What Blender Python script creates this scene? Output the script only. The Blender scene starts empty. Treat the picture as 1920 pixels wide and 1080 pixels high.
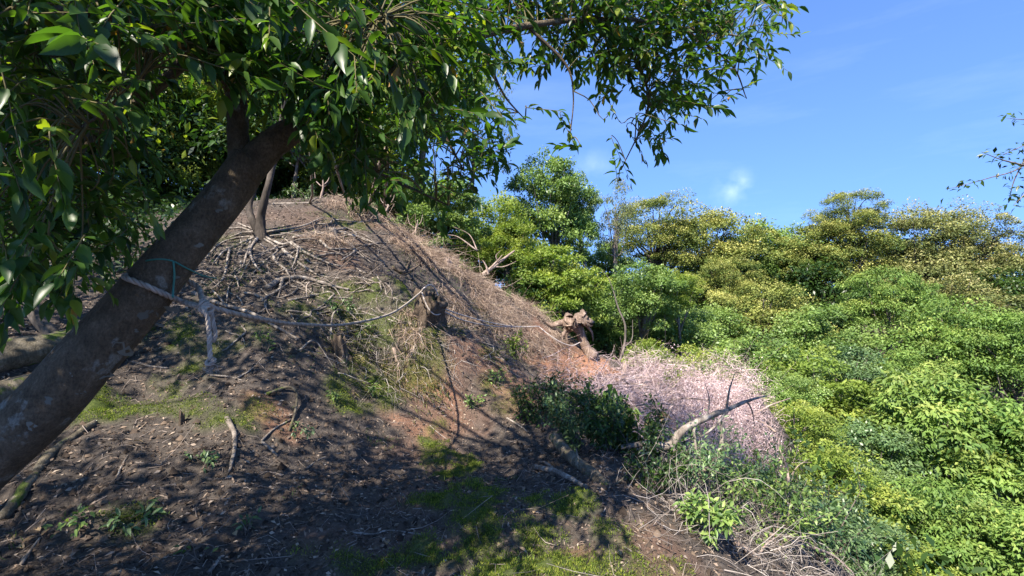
import bpy, math, random
import numpy as np
from mathutils import Vector, Matrix

random.seed(7)
RNG = np.random.default_rng(7)
SC = bpy.context.scene
COL = SC.collection

# ------------------------------------------------------------------ camera
F = 907.0                      # focal length in photograph pixels (1920 wide)
CAM = np.array([0.0, 0.0, 1.6])
cd = bpy.data.cameras.new('camera'); cam = bpy.data.objects.new('camera', cd); COL.objects.link(cam)
cd.sensor_width = 36.0; cd.lens = 36.0*F/1920.0; cd.clip_start = 0.02; cd.clip_end = 2000
cam.location = CAM; cam.rotation_euler = (math.pi/2, 0, 0)
SC.camera = cam

# ------------------------------------------------------------------ sky and sun
SUN = np.array([-0.37, -0.555, 0.745]); SUN /= np.linalg.norm(SUN)
SUN_EL = math.asin(SUN[2]); SUN_AZ = math.atan2(SUN[0], SUN[1])
world = bpy.data.worlds.new('World'); SC.world = world; world.use_nodes = True
wn = world.node_tree; wn.nodes.clear()
def N(nt, typ, **kw):
    n = nt.nodes.new(typ)
    for k, v in kw.items():
        if k in n.inputs: n.inputs[k].default_value = v
        else: setattr(n, k, v)
    return n
wo = N(wn, 'ShaderNodeOutputWorld'); bg = N(wn, 'ShaderNodeBackground'); bg.inputs['Strength'].default_value = 0.135
sky = N(wn, 'ShaderNodeTexSky'); sky.sky_type = 'NISHITA'; sky.sun_disc = False
sky.sun_elevation = SUN_EL; sky.sun_rotation = SUN_AZ
sky.air_density = 1.0; sky.dust_density = 0.0; sky.ozone_density = 4.0; sky.altitude = 2500
# (the deep blue of a clear spring day reaches far down: look up a little higher into the sky model)
tc0 = N(wn, 'ShaderNodeTexCoord'); vm = N(wn, 'ShaderNodeVectorMath', operation='MULTIPLY_ADD'); vm.inputs[1].default_value = (1, 1, .72); vm.inputs[2].default_value = (0, 0, .27)
vn = N(wn, 'ShaderNodeVectorMath', operation='NORMALIZE'); wn.links.new(tc0.outputs['Generated'], vm.inputs[0]); wn.links.new(vm.outputs[0], vn.inputs[0]); wn.links.new(vn.outputs[0], sky.inputs['Vector'])
# thin cirrus and two small puffs of cloud
tc = N(wn, 'ShaderNodeTexCoord')
def sky_dir(px, py):
    v = np.array([(px-960)/F, 1.0, (540-py)/F]); return v/np.linalg.norm(v)
mp = N(wn, 'ShaderNodeMapping'); mp.inputs['Scale'].default_value = (1.6, 1.6, 9.0); mp.inputs['Rotation'].default_value = (0.25, 0.2, 0)
wn.links.new(tc.outputs['Generated'], mp.inputs['Vector'])
no = N(wn, 'ShaderNodeTexNoise'); no.inputs['Scale'].default_value = 2.0; no.inputs['Detail'].default_value = 7; no.inputs['Roughness'].default_value = 0.6
wn.links.new(mp.outputs['Vector'], no.inputs['Vector'])
mr = N(wn, 'ShaderNodeMapRange'); mr.inputs['From Min'].default_value = 0.5; mr.inputs['From Max'].default_value = 0.85; mr.inputs['To Max'].default_value = 0.04
wn.links.new(no.outputs['Fac'], mr.inputs['Value'])
acc = mr.outputs['Result']
no2 = N(wn, 'ShaderNodeTexNoise'); no2.inputs['Scale'].default_value = 22.0; no2.inputs['Detail'].default_value = 6
wn.links.new(tc.outputs['Generated'], no2.inputs['Vector'])
for (px, py, rad, amt) in ((1370, 360, 0.042, 0.16), (1392, 338, 0.03, 0.10), (1112, 312, 0.05, 0.08)):
    d = sky_dir(px, py)
    vd = N(wn, 'ShaderNodeVectorMath', operation='DISTANCE'); vd.inputs[1].default_value = d
    wn.links.new(tc.outputs['Generated'], vd.inputs[0])
    m1 = N(wn, 'ShaderNodeMapRange'); m1.inputs['From Min'].default_value = rad; m1.inputs['From Max'].default_value = 0.0
    wn.links.new(vd.outputs['Value'], m1.inputs['Value'])
    m2 = N(wn, 'ShaderNodeMath', operation='MULTIPLY_ADD'); m2.inputs[1].default_value = 3.0; m2.inputs[2].default_value = -1.55
    wn.links.new(no2.outputs['Fac'], m2.inputs[0])
    m3 = N(wn, 'ShaderNodeMath', operation='ADD'); wn.links.new(m1.outputs['Result'], m3.inputs[0]); wn.links.new(m2.outputs[0], m3.inputs[1])
    m4 = N(wn, 'ShaderNodeMath', operation='MULTIPLY', use_clamp=True); wn.links.new(m3.outputs[0], m4.inputs[0]); wn.links.new(m1.outputs['Result'], m4.inputs[1])
    m5 = N(wn, 'ShaderNodeMath', operation='MULTIPLY'); m5.inputs[1].default_value = amt; wn.links.new(m4.outputs[0], m5.inputs[0])
    m6 = N(wn, 'ShaderNodeMath', operation='ADD', use_clamp=True); wn.links.new(acc, m6.inputs[0]); wn.links.new(m5.outputs[0], m6.inputs[1])
    acc = m6.outputs[0]
mx = N(wn, 'ShaderNodeMix', data_type='RGBA'); mx.inputs['B'].default_value = (7.0, 7.6, 8.6, 1)
hsv = N(wn, 'ShaderNodeHueSaturation'); hsv.inputs['Saturation'].default_value = 1.1; hsv.inputs['Hue'].default_value = .506; wn.links.new(sky.outputs['Color'], hsv.inputs['Color'])
wn.links.new(acc, mx.inputs['Factor']); wn.links.new(hsv.outputs['Color'], mx.inputs['A'])
wn.links.new(mx.outputs['Result'], bg.inputs['Color']); wn.links.new(bg.outputs['Background'], wo.inputs['Surface'])

sd = bpy.data.lights.new('sun', 'SUN'); sd.energy = 4.8; sd.angle = math.radians(0.55); sd.color = (1.0, 0.92, 0.79)
so = bpy.data.objects.new('sun', sd); COL.objects.link(so)
so.rotation_euler = Vector((-SUN).tolist()).to_track_quat('-Z', 'Y').to_euler()
so.location = (-10, -6, 20)
vs = SC.view_settings; vs.view_transform = 'Standard'; vs.look = 'None'; vs.gamma = 1.0; vs.use_curve_mapping = False
vs.exposure = 1.62
SC.cycles.max_bounces = 6; SC.cycles.transparent_max_bounces = 4
SC.cycles.diffuse_bounces = 4; SC.cycles.glossy_bounces = 2; SC.cycles.transmission_bounces = 3

# ------------------------------------------------------------------ numeric helpers
def at(px, py, d):
    return np.array([(px-960)/F*d, d, CAM[2]+(540-py)/F*d])
def project(P):
    P = np.asarray(P, float); y = np.maximum(P[..., 1], 1e-3)
    return np.stack([960+F*P[..., 0]/y, 540-F*(P[..., 2]-CAM[2])/y], -1)
def unit(v):
    v = np.asarray(v, float); return v/np.maximum(np.linalg.norm(v, axis=-1, keepdims=True), 1e-9)
_tab = np.random.default_rng(3).random((256, 256))
def vnoise(x, y):
    xi = np.floor(x).astype(int); yi = np.floor(y).astype(int); fx = x-xi; fy = y-yi
    fx = fx*fx*(3-2*fx); fy = fy*fy*(3-2*fy)
    a = _tab[xi & 255, yi & 255]; b = _tab[(xi+1) & 255, yi & 255]; c = _tab[xi & 255, (yi+1) & 255]; d = _tab[(xi+1) & 255, (yi+1) & 255]
    return (a*(1-fx)+b*fx)*(1-fy)+(c*(1-fx)+d*fx)*fy
def fbm(x, y, oct=4, gain=0.5):
    s = 0; a = 1; t = 0
    for i in range(oct):
        s = s+a*(vnoise(x*2**i+17.3*i, y*2**i-9.1*i)-0.5); t += a; a *= gain
    return s/t*2

# ------------------------------------------------------------------ the lie of the land: heights known at these places, smooth in between
SEEN = [  # photograph x, y and the distance judged there
 (0,1080,2.55),(200,1080,2.55),(450,1080,2.65),(700,1080,2.7),(900,1080,2.7),(1100,1080,2.7),(1250,1080,2.7),
 (0,900,3.25),(150,820,3.6),(330,800,3.95),(300,900,3.35),(600,850,4.25),(600,1000,3.05),(900,900,4.0),(1150,1000,3.1),(1130,880,4.2),
 (1000,780,5.9),(850,800,5.5),(450,760,4.2),(320,720,4.5),(560,700,4.9),(480,640,5.0),(440,580,5.4),(250,620,5.0),(120,600,5.0),(0,640,4.2),(60,560,5.4),
 (700,700,5.7),(740,640,6.05),(640,600,6.0),(640,500,6.9),(560,520,6.5),(480,440,7.5),(520,395,9.0),(600,372,9.8),(660,385,9.7),
 (800,590,6.3),(770,540,6.9),(830,720,7.1),(760,470,8.6),(700,430,9.0),(850,600,7.1),(930,640,8.3),(880,560,8.6),
 (760,440,9.9),(830,480,10.1),(900,522,10.3),(1000,582,10.6),(1060,622,10.7),(1110,656,10.6),
 (950,690,8.5),(1080,690,9.7),(1050,735,7.6),(1000,620,9.6),
 (1300,1000,3.4),(1400,1060,3.4),(1250,900,4.5),(1350,950,4.5),(1150,760,7.0),(1250,800,7.0),(1350,800,7.6),(1400,860,7.4),(1420,740,9.0),(1300,705,9.6),(1200,688,10.0),
 (380,400,8.5),(200,440,8.5),(50,470,8.0)]
WORLD = [(6,4,-3.4),(5.6,7.5,-3.0),(6.5,11,-2.6),(4.5,12.5,-2.0),(10,5,-6.5),(10,10,-6),(10,15,-5.5),(16,10,-8),(16,20,-4.5),(8,20,-4),(3,17,-2.6),(0,14,0.2),
 (1.5,12.5,-0.7),(-1.5,12.5,1.4),(5,28,0),(15,28,0.3),(25,28,0.3),(32,20,-2),(28,10,-6),(36,36,-1),(10,38,-1.5),(0,30,-0.5),(-3,22,1),(-5,14,3.4),(-10,20,3.8),(-10,11,3.8),
 (-12,4,2.5),(-5,1,0.9),(0,0,0),(0,-3,0),(3,-2,-1.2),(8,-3,-5),(-12,-6,1.5),(22,0,-9),(-3.2,11.3,3.35),(-22,10,5),(-20,32,4),(22,40,-1.5),(40,5,-7),(44,28,-1)]
_cp = np.array([list(at(*s)) for s in SEEN]+[list(map(float, w)) for w in WORLD])
def _ker(r2): return np.sqrt(r2+0.35**2)
_d2 = ((_cp[:, None, :2]-_cp[None, :, :2])**2).sum(-1)
_A = -_ker(_d2); _n = len(_cp)
_M = np.zeros((_n+1, _n+1)); _M[:_n, :_n] = _A+np.eye(_n)*0.04; _M[:_n, _n] = 1; _M[_n, :_n] = 1
_w = np.linalg.solve(_M, np.append(_cp[:, 2], 0))
def H0(x, y):
    x = np.asarray(x, float); y = np.asarray(y, float); sh = x.shape; x = x.ravel(); y = y.ravel(); out = np.empty_like(x)
    for i in range(0, len(x), 40000):
        xx = x[i:i+40000, None]; yy = y[i:i+40000, None]
        out[i:i+40000] = (-_ker((xx-_cp[None, :, 0])**2+(yy-_cp[None, :, 1])**2))@_w[:_n]+_w[_n]
    far = np.clip((np.hypot(x-8, y-14)-38)/40, 0, 1); far = far*far*(3-2*far)
    return (out*(1-far)+(-6.0)*far).reshape(sh)
def H(x, y):
    x = np.asarray(x, float); y = np.asarray(y, float)
    near = np.clip(1.4-np.hypot(x, y-5)/9, 0.15, 1)
    return H0(x, y)+near*(0.10*fbm(x*0.9, y*0.9, 3)+0.055*fbm(x*3.1+5, y*3.1, 3))+0.028*near*fbm(x*11, y*11+3, 2)
def G(px, py, lift=0.0):
    """where the sight line through this place of the photograph meets the ground"""
    d = np.geomspace(1.2, 60, 420)
    x = (px-960)/F*d; z = CAM[2]+(540-py)/F*d
    below = z < H(x, d)
    i = int(np.argmax(below)) if below.any() else len(d)-1
    lo, hi = d[max(i-1, 0)], d[i]
    for _ in range(14):
        m = 0.5*(lo+hi)
        if CAM[2]+(540-py)/F*m < H((px-960)/F*m, m): hi = m
        else: lo = m
    p = at(px, py, hi); p[2] = float(H(p[0], p[1]))+lift; return p
def slope_normal(x, y, e=0.06):
    gx = (H(x+e, y)-H(x-e, y))/(2*e); gy = (H(x, y+e)-H(x, y-e))/(2*e)
    return unit(np.stack([-gx, -gy, np.ones_like(gx)], -1))

# ------------------------------------------------------------------ mesh helpers
class MB:
    """collects vertices, faces and a per-vertex tint; build() links them as one mesh object"""
    def __init__(s): s.v = []; s.f = []; s.t = []; s.n = 0
    def add(s, v, faces, tint=0.5):
        v = np.asarray(v, np.float32).reshape(-1, 3)
        for f in (faces if isinstance(faces, (list, tuple)) else [faces]):
            s.f.append(np.asarray(f, np.int64)+s.n)
        s.v.append(v); s.t.append(np.broadcast_to(np.asarray(tint, np.float32), (len(v),))); s.n += len(v)
        return s
    def mesh(s, name, mat, smooth=True):
        me = bpy.data.meshes.new(name)
        V = np.concatenate(s.v); me.vertices.add(len(V)); me.vertices.foreach_set('co', V.ravel())
        li = np.concatenate([f.ravel() for f in s.f]); tot = np.concatenate([np.full(len(f), f.shape[1]) for f in s.f])
        st = np.concatenate([[0], np.cumsum(tot)[:-1]])
        me.loops.add(len(li)); me.loops.foreach_set('vertex_index', li.astype(np.int32))
        me.polygons.add(len(tot)); me.polygons.foreach_set('loop_start', st.astype(np.int32))
        a = me.attributes.new('tint', 'FLOAT', 'POINT'); a.data.foreach_set('value', np.concatenate(s.t).astype(np.float32))
        me.update(calc_edges=True)
        if smooth: me.polygons.foreach_set('use_smooth', np.ones(len(tot), bool))
        if mat: me.materials.append(mat)
        return me
    def build(s, name, mat, parent=None, smooth=True):
        return link(name, s.mesh(name, mat, smooth), parent)
def link(name, me, parent=None):
    o = bpy.data.objects.new(name, me); COL.objects.link(o)
    if parent is not None: o.parent = parent; o.matrix_parent_inverse = parent.matrix_basis.inverted()
    return o
def tag(o, label=None, cat=None, group=None, kind=None):
    if label: o['label'] = label
    if cat: o['category'] = cat
    if group: o['group'] = group
    if kind: o['kind'] = kind
    return o
def empty(name, loc, label, cat, group=None):
    o = bpy.data.objects.new(name, None); COL.objects.link(o); o.location = [float(c) for c in loc]; o.empty_display_size = 0.1
    return tag(o, label, cat, group)
def smooth_path(pts, per=6):
    p = np.asarray(pts, float); n = len(p)
    if n < 3: t = np.linspace(0, 1, per+1)[:, None]; return p[0]*(1-t)+p[-1]*t
    q = np.vstack([2*p[0]-p[1], p, 2*p[-1]-p[-2]]); out = []
    for i in range(n-1):
        a, b, c, d = q[i:i+4]; t = np.linspace(0, 1, per, endpoint=False)[:, None]
        out.append(0.5*((2*b)+(-a+c)*t+(2*a-5*b+4*c-d)*t**2+(-a+3*b-3*c+d)*t**3))
    return np.vstack(out+[p[-1:]])
def frames(p):
    T = unit(np.gradient(p, axis=0)); U = np.empty_like(T)
    u = np.cross(T[0], [0.3, 0.1, 1.0]);
    if np.linalg.norm(u) < 1e-3: u = np.cross(T[0], [1, 0, 0])
    u = unit(u)
    for i in range(len(p)):
        u = u-T[i]*np.dot(u, T[i]); u = unit(u); U[i] = u
    return T, U, np.cross(T, U)
def tube(mb, pts, radii, sides=6, per=6, wob=0.0, tint=0.5, smooth=True, cap=True, bump=0.0):
    p = smooth_path(pts, per) if smooth else np.asarray(pts, float)
    r = np.interp(np.linspace(0, 1, len(p)), np.linspace(0, 1, len(radii)), radii)
    if wob: p = p+(RNG.random(p.shape)-0.5)*2*wob*r[:, None]
    T, U, W = frames(p); a = np.linspace(0, 2*np.pi, sides, endpoint=False)
    rr = np.repeat(r[:, None], sides, 1)
    if bump:
        L = np.cumsum(np.r_[0, np.linalg.norm(np.diff(p, axis=0), axis=1)])
        ph = RNG.random()*50
        rr = rr*(1+bump*fbm(np.cos(a)[None, :]*1.3+ph, np.sin(a)[None, :]*1.3+L[:, None]*2.2/max(r.max()*7, .05), 3))
    v = p[:, None, :]+(np.cos(a)[None, :, None]*U[:, None, :]+np.sin(a)[None, :, None]*W[:, None, :])*rr[:, :, None]
    i = np.arange(len(p)-1)[:, None]*sides; j = np.arange(sides)[None, :]; k = (j+1) % sides
    f = np.stack([i+j, i+k, i+sides+k, i+sides+j], -1).reshape(-1, 4)
    v = v.reshape(-1, 3); fs = [f]
    if cap:
        n = len(v); v = np.vstack([v, p[:1], p[-1:]]); jj = np.arange(sides); kk = (jj+1) % sides; e = (len(p)-1)*sides
        fs += [np.stack([np.full(sides, n), kk, jj], -1), np.stack([np.full(sides, n+1), e+jj, e+kk], -1)]
    mb.add(v, fs, tint); return p
def twigs(mb, A, D, L, R, curl=0.25, seg=3, tint=None):
    """many thin three-sided sticks at once: start, direction, length, radius"""
    n = len(A); D = unit(D); t = np.linspace(0, 1, seg+1)
    side = unit(np.cross(D, unit(RNG.normal(size=(n, 3))))); s2 = np.cross(D, side)
    c = RNG.normal(size=(n, 1))*curl; c2 = RNG.normal(size=(n, 1))*curl*0.6
    P = A[:, None, :]+D[:, None, :]*(L[:, None]*t)[:, :, None]+side[:, None, :]*((c*L[:, None])*(t*t))[:, :, None]+s2[:, None, :]*((c2*L[:, None])*np.sin(t*4.5))[:, :, None]
    r = R[:, None]*(1-0.65*t)[None, :]
    ang = np.arange(3)*2*np.pi/3
    ring = side[:, None, None, :]*np.cos(ang)[None, None, :, None]+s2[:, None, None, :]*np.sin(ang)[None, None, :, None]
    V = (P[:, :, None, :]+ring*r[:, :, None, None])
    m = (seg+1)*3; V = V.reshape(-1, 3)
    b = []
    for i in range(seg):
        for j in range(3): b.append([i*3+j, i*3+(j+1) % 3, i*3+3+(j+1) % 3, i*3+3+j])
    f = (np.arange(n)[:, None, None]*m+np.array(b)[None]).reshape(-1, 4)
    tv = RNG.random(n) if tint is None else tint
    mb.add(V, f, np.repeat(tv, m)); return P[:, -1]
# leaf outlines: (along, half width, lift of the edge over the rib)
def leaf_template(kind):
    if kind == 'fine':
        rows = [(0.0, .02), (.16, .62), (.42, 1.0), (.70, .72), (1.0, 0.0)]
        v = []; 
        for t, w in rows:
            for s in (-1, 0, 1): v.append((t, s*w*0.5, 0.10*abs(s)*w-0.22*t*t))
        f = []
        for i in range(4):
            for s in (0, 1): a = i*3+s; f.append([a, a+1, a+4, a+3])
        return np.array(v), np.array(f)
    if kind == 'mid':
        v = [(0, 0, 0), (.45, -.5, .05), (.5, 0, -.04), (.45, .5, .05), (1, 0, -.18)]
        return np.array(v, float), [np.array([[0, 2, 1], [0, 3, 2], [1, 2, 4], [2, 3, 4]])]
    v = [(0, 0, 0), (.45, -.5, .0), (1, 0, -.12), (.45, .5, .0)]
    return np.array(v, float), np.array([[0, 3, 2, 1]])
LT = {k: leaf_template(k) for k in ('fine', 'mid', 'flat')}
def leaves(mb, P, A, Nn, L, Wd, kind='flat', tint=None):
    v, f = LT[kind]; n = len(P); A = unit(A); Nn = unit(Nn-A*(Nn*A).sum(-1, keepdims=True)); B = np.cross(Nn, A)
    L = np.broadcast_to(L, (n,)); Wd = np.broadcast_to(Wd, (n,))
    V = P[:, None, :]+A[:, None, :]*(v[None, :, 0]*L[:, None])[..., None]+B[:, None, :]*(v[None, :, 1]*Wd[:, None])[..., None]+Nn[:, None, :]*(v[None, :, 2]*L[:, None])[..., None]
    m = len(v); fs = f if isinstance(f, list) else [f]
    tv = RNG.random(n) if tint is None else tint
    mb.add(V.reshape(-1, 3), [(np.arange(n)[:, None, None]*m+g[None]).reshape(-1, g.shape[1]) for g in fs], np.repeat(tv, m))

# ------------------------------------------------------------------ materials
def mat_new(name):
    m = bpy.data.materials.new(name); m.use_nodes = True; nt = m.node_tree; nt.nodes.clear()
    out = nt.nodes.new('ShaderNodeOutputMaterial'); return m, nt, out
def ramp(nt, fac, stops):
    r = nt.nodes.new('ShaderNodeValToRGB'); e = r.color_ramp.elements
    while len(e) < len(stops): e.new(0.5)
    for el, (p, c) in zip(e, stops): el.position = p; el.color = (*c, 1)
    nt.links.new(fac, r.inputs['Fac']); return r.outputs['Color']
def attr(nt, name):
    a = nt.nodes.new('ShaderNodeAttribute'); a.attribute_name = name; return a.outputs['Fac']
def leaf_mat(name, stops, trans=0.35, rough=0.45, spec=0.4, tr_gain=(1.25, 1.35, 0.55)):
    m, nt, out = mat_new(name)
    c = ramp(nt, attr(nt, 'tint'), stops)
    nz = N(nt, 'ShaderNodeTexNoise'); nz.inputs['Scale'].default_value = 1.7; nz.inputs['Detail'].default_value = 3
    ge = N(nt, 'ShaderNodeNewGeometry'); nt.links.new(ge.outputs['Position'], nz.inputs['Vector'])
    hs = N(nt, 'ShaderNodeHueSaturation'); nt.links.new(c, hs.inputs['Color'])
    mr_ = N(nt, 'ShaderNodeMapRange'); mr_.inputs['From Min'].default_value = .3; mr_.inputs['From Max'].default_value = .7; mr_.inputs['To Min'].default_value = .75; mr_.inputs['To Max'].default_value = 1.3
    nt.links.new(nz.outputs['Fac'], mr_.inputs['Value']); nt.links.new(mr_.outputs['Result'], hs.inputs['Value'])
    b = N(nt, 'ShaderNodeBsdfPrincipled'); b.inputs['Roughness'].default_value = rough; b.inputs['Specular IOR Level'].default_value = spec
    nt.links.new(hs.outputs['Color'], b.inputs['Base Color'])
    t = N(nt, 'ShaderNodeBsdfTranslucent')
    g = N(nt, 'ShaderNodeMix', data_type='RGBA', blend_type='MULTIPLY'); g.inputs['Factor'].default_value = 1; g.inputs['B'].default_value = (*tr_gain, 1)
    nt.links.new(hs.outputs['Color'], g.inputs['A']); nt.links.new(g.outputs['Result'], t.inputs['Color'])
    ms = N(nt, 'ShaderNodeMixShader'); ms.inputs['Fac'].default_value = trans
    nt.links.new(b.outputs[0], ms.inputs[1]); nt.links.new(t.outputs[0], ms.inputs[2]); nt.links.new(ms.outputs[0], out.inputs['Surface'])
    return m
def wood_mat(name, stops, scale=6.0, bump=0.5, rough=0.85, stretch=0.25, patch=None, patch_scale=2.0, patch_min=.6):
    """bark or dead wood: streaked noise, with lichen or moss patches of their own shape"""
    m, nt, out = mat_new(name)
    tcn = N(nt, 'ShaderNodeTexCoord'); mpn = N(nt, 'ShaderNodeMapping'); mpn.inputs['Scale'].default_value = (1, 1, stretch)
    nt.links.new(tcn.outputs['Object'], mpn.inputs['Vector'])
    nz = N(nt, 'ShaderNodeTexNoise'); nz.inputs['Scale'].default_value = scale; nz.inputs['Detail'].default_value = 8; nz.inputs['Roughness'].default_value = .65
    nt.links.new(mpn.outputs[0], nz.inputs['Vector'])
    ad = N(nt, 'ShaderNodeMath', operation='MULTIPLY_ADD'); ad.inputs[1].default_value = .5; ad.inputs[2].default_value = -.25
    nt.links.new(attr(nt, 'tint'), ad.inputs[0])
    sm = N(nt, 'ShaderNodeMath', operation='ADD', use_clamp=True); nt.links.new(nz.outputs['Fac'], sm.inputs[0]); nt.links.new(ad.outputs[0], sm.inputs[1])
    c = ramp(nt, sm.outputs[0], stops)
    if patch:
        n2 = N(nt, 'ShaderNodeTexNoise'); n2.inputs['Scale'].default_value = patch_scale; n2.inputs['Detail'].default_value = 5; n2.inputs['Roughness'].default_value = .6
        nt.links.new(tcn.outputs['Object'], n2.inputs['Vector'])
        r2 = N(nt, 'ShaderNodeMapRange'); r2.inputs['From Min'].default_value = patch_min; r2.inputs['From Max'].default_value = patch_min+.06
        nt.links.new(n2.outputs['Fac'], r2.inputs['Value'])
        mxx = N(nt, 'ShaderNodeMix', data_type='RGBA'); mxx.inputs['B'].default_value = (*patch, 1)
        nt.links.new(r2.outputs[0], mxx.inputs['Factor']); nt.links.new(c, mxx.inputs['A']); c = mxx.outputs['Result']
    b = N(nt, 'ShaderNodeBsdfPrincipled'); b.inputs['Roughness'].default_value = rough; b.inputs['Specular IOR Level'].default_value = .25
    nt.links.new(c, b.inputs['Base Color'])
    bp = N(nt, 'ShaderNodeBump'); bp.inputs['Strength'].default_value = bump; bp.inputs['Distance'].default_value = .02
    n3 = N(nt, 'ShaderNodeTexNoise'); n3.inputs['Scale'].default_value = scale*7; n3.inputs['Detail'].default_value = 6; n3.inputs['Roughness'].default_value = .7
    nt.links.new(mpn.outputs[0], n3.inputs['Vector'])
    mh = N(nt, 'ShaderNodeMath', operation='MULTIPLY_ADD'); mh.inputs[1].default_value = .6; nt.links.new(n3.outputs['Fac'], mh.inputs[0]); nt.links.new(nz.outputs['Fac'], mh.inputs[2])
    hv = N(nt, 'ShaderNodeHueSaturation'); hm = N(nt, 'ShaderNodeMapRange'); hm.inputs['From Min'].default_value = .35; hm.inputs['From Max'].default_value = .65; hm.inputs['To Min'].default_value = .6; hm.inputs['To Max'].default_value = 1.35
    nt.links.new(n3.outputs['Fac'], hm.inputs['Value']); nt.links.new(hm.outputs[0], hv.inputs['Value']); nt.links.new(c, hv.inputs['Color']); nt.links.new(hv.outputs[0], b.inputs['Base Color'])
    nt.links.new(mh.outputs[0], bp.inputs['Height']); nt.links.new(bp.outputs[0], b.inputs['Normal'])
    nt.links.new(b.outputs[0], out.inputs['Surface']); return m
def flat_mat(name, stops, rough=0.9, spec=.2):
    m, nt, out = mat_new(name); b = N(nt, 'ShaderNodeBsdfPrincipled'); b.inputs['Roughness'].default_value = rough; b.inputs['Specular IOR Level'].default_value = spec
    nt.links.new(ramp(nt, attr(nt, 'tint'), stops), b.inputs['Base Color']); nt.links.new(b.outputs[0], out.inputs['Surface']); return m

# ------------------------------------------------------------------ the ground
def axis(lo, a, b, hi, step, grow=1.09):
    mid = list(np.arange(a, b+1e-6, step)); l = []; s = step; x = a
    while x > lo: s *= grow; x -= s; l.append(x)
    r = []; s = step; x = b
    while x < hi: s *= grow; x += s; r.append(x)
    return np.array(l[::-1]+mid+r)
def spots(lst):
    """places given in the photograph -> ground ellipses (x, y, rx, ry, strength)"""
    out = []
    for (px, py, rx, ry, k) in lst:
        g = G(px, py); out.append((g[0], g[1], rx, ry, k))
    return out
MOSS = spots([(320,730,.45,.3,1),(280,770,.8,.28,1),(420,790,.5,.25,.9),(230,790,.4,.2,.8),(780,610,.35,.35,.8),(720,620,.4,.3,.7),(800,690,.3,.25,.7),(820,830,.16,.5,1),(840,880,.35,.4,1),(870,930,.5,.35,1),(920,1000,.5,.35,.9),(700,1070,.5,.2,.7),(1050,945,.3,.2,1),(990,1010,.45,.3,.9),
 (1080,1060,.5,.3,1),(1000,1075,.5,.25,1),(800,1045,.5,.2,.9),(690,725,.4,.35,1),(740,700,.25,.3,.9),(640,575,.35,.25,.8),(700,550,.5,.3,.9),(760,545,.3,.2,.8),(470,630,.5,.3,.8),(330,640,.4,.3,.7),
 (560,590,.4,.2,.6),(240,985,.25,.15,.5),(640,750,.2,.2,.8),(450,450,.4,.3,.5),(930,740,.3,.3,.5),(660,420,.5,.5,.6),(1150,1000,.25,.2,.6)])
RED = spots([(1080,690,.9,.8,1),(1030,668,1.0,.5,1),(1110,670,.6,.5,1),(1140,700,.5,.4,.9),(1060,710,.6,.5,.8),(835,738,.5,.22,.8),(760,792,.4,.15,.6),(930,700,.7,.4,.5),(640,490,1.0,.5,.25),(560,410,1.2,.8,.12),(700,420,.6,.4,.35),(845,775,.5,.5,.5),(820,850,.4,.6,.3),(780,930,.5,.5,.25),(740,1020,.6,.4,.22),
 (520,790,.4,.15,.6),(1080,1045,.25,.15,.8),(1240,1060,.25,.5,.3),(1000,770,.5,.3,.4)])  # red earth and worn path, plus sun patches painted in as lighter soil
STRAW = spots([(700,400,.8,.5,.9),(760,445,.9,.5,1),(820,490,1.0,.5,1),(880,525,1.0,.6,1),(940,560,1.1,.7,1),(1000,595,.9,.7,1),(900,570,.7,.5,.8),(960,610,.7,.5,.8),(860,560,.5,.4,.6),(930,640,.5,.4,.35),
 (660,385,.7,.5,.9),(770,620,.25,.3,.5),(600,445,.6,.25,.5)])
def mask(lst, x, y, edge=0.35, fr=2.3, amp=0.9):
    m = np.zeros_like(x); nz = fbm(x*fr, y*fr, 4)*amp
    for (cx, cy, rx, ry, k) in lst:
        q = np.hypot((x-cx)/rx, (y-cy)/ry); m = np.maximum(m, k*np.clip((1.05-q+nz)/edge, 0, 1))
    return m
xs = axis(-420, -4.6, 4.2, 420, 0.045); ys = axis(-120, 2.0, 11.2, 420, 0.045)
gx, gy = np.meshgrid(xs, ys); gz = H(gx, gy)
def moss_mask(x, y): return mask(MOSS, x, y, .6)*np.clip(.55+1.6*fbm(x*5.3+2, y*5.3, 4, .65), 0, 1)
mm = moss_mask(gx, gy); mr_d = mask(RED, gx, gy, .6)
def straw_mask(x, y): return mask(STRAW, x, y, .8)*np.clip(.62+1.3*fbm(x*1.6+y*.9, y*3.3-x*.8, 4, .6), .05, 1)
ms_ = straw_mask(gx, gy)*.8
gz = gz+mm*0.032*(1+fbm(gx*9, gy*9, 2))
gm = bpy.data.meshes.new('hillside'); nx, ny = len(xs), len(ys)
gm.vertices.add(nx*ny); gm.vertices.foreach_set('co', np.stack([gx, gy, gz], -1).astype(np.float32).ravel())
i = np.arange(nx-1)[None, :]+np.arange(ny-1)[:, None]*nx
fq = np.stack([i, i+1, i+1+nx, i+nx], -1).reshape(-1, 4)
gm.loops.add(fq.size); gm.loops.foreach_set('vertex_index', fq.ravel().astype(np.int32))
gm.polygons.add(len(fq)); gm.polygons.foreach_set('loop_start', np.arange(0, fq.size, 4, dtype=np.int32))
for nm, arr in (('moss', mm), ('red', mr_d), ('straw', ms_)):
    a = gm.attributes.new(nm, 'FLOAT', 'POINT'); a.data.foreach_set('value', arr.astype(np.float32).ravel())
gm.update(calc_edges=True); gm.polygons.foreach_set('use_smooth', np.ones(len(fq), bool))

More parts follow.
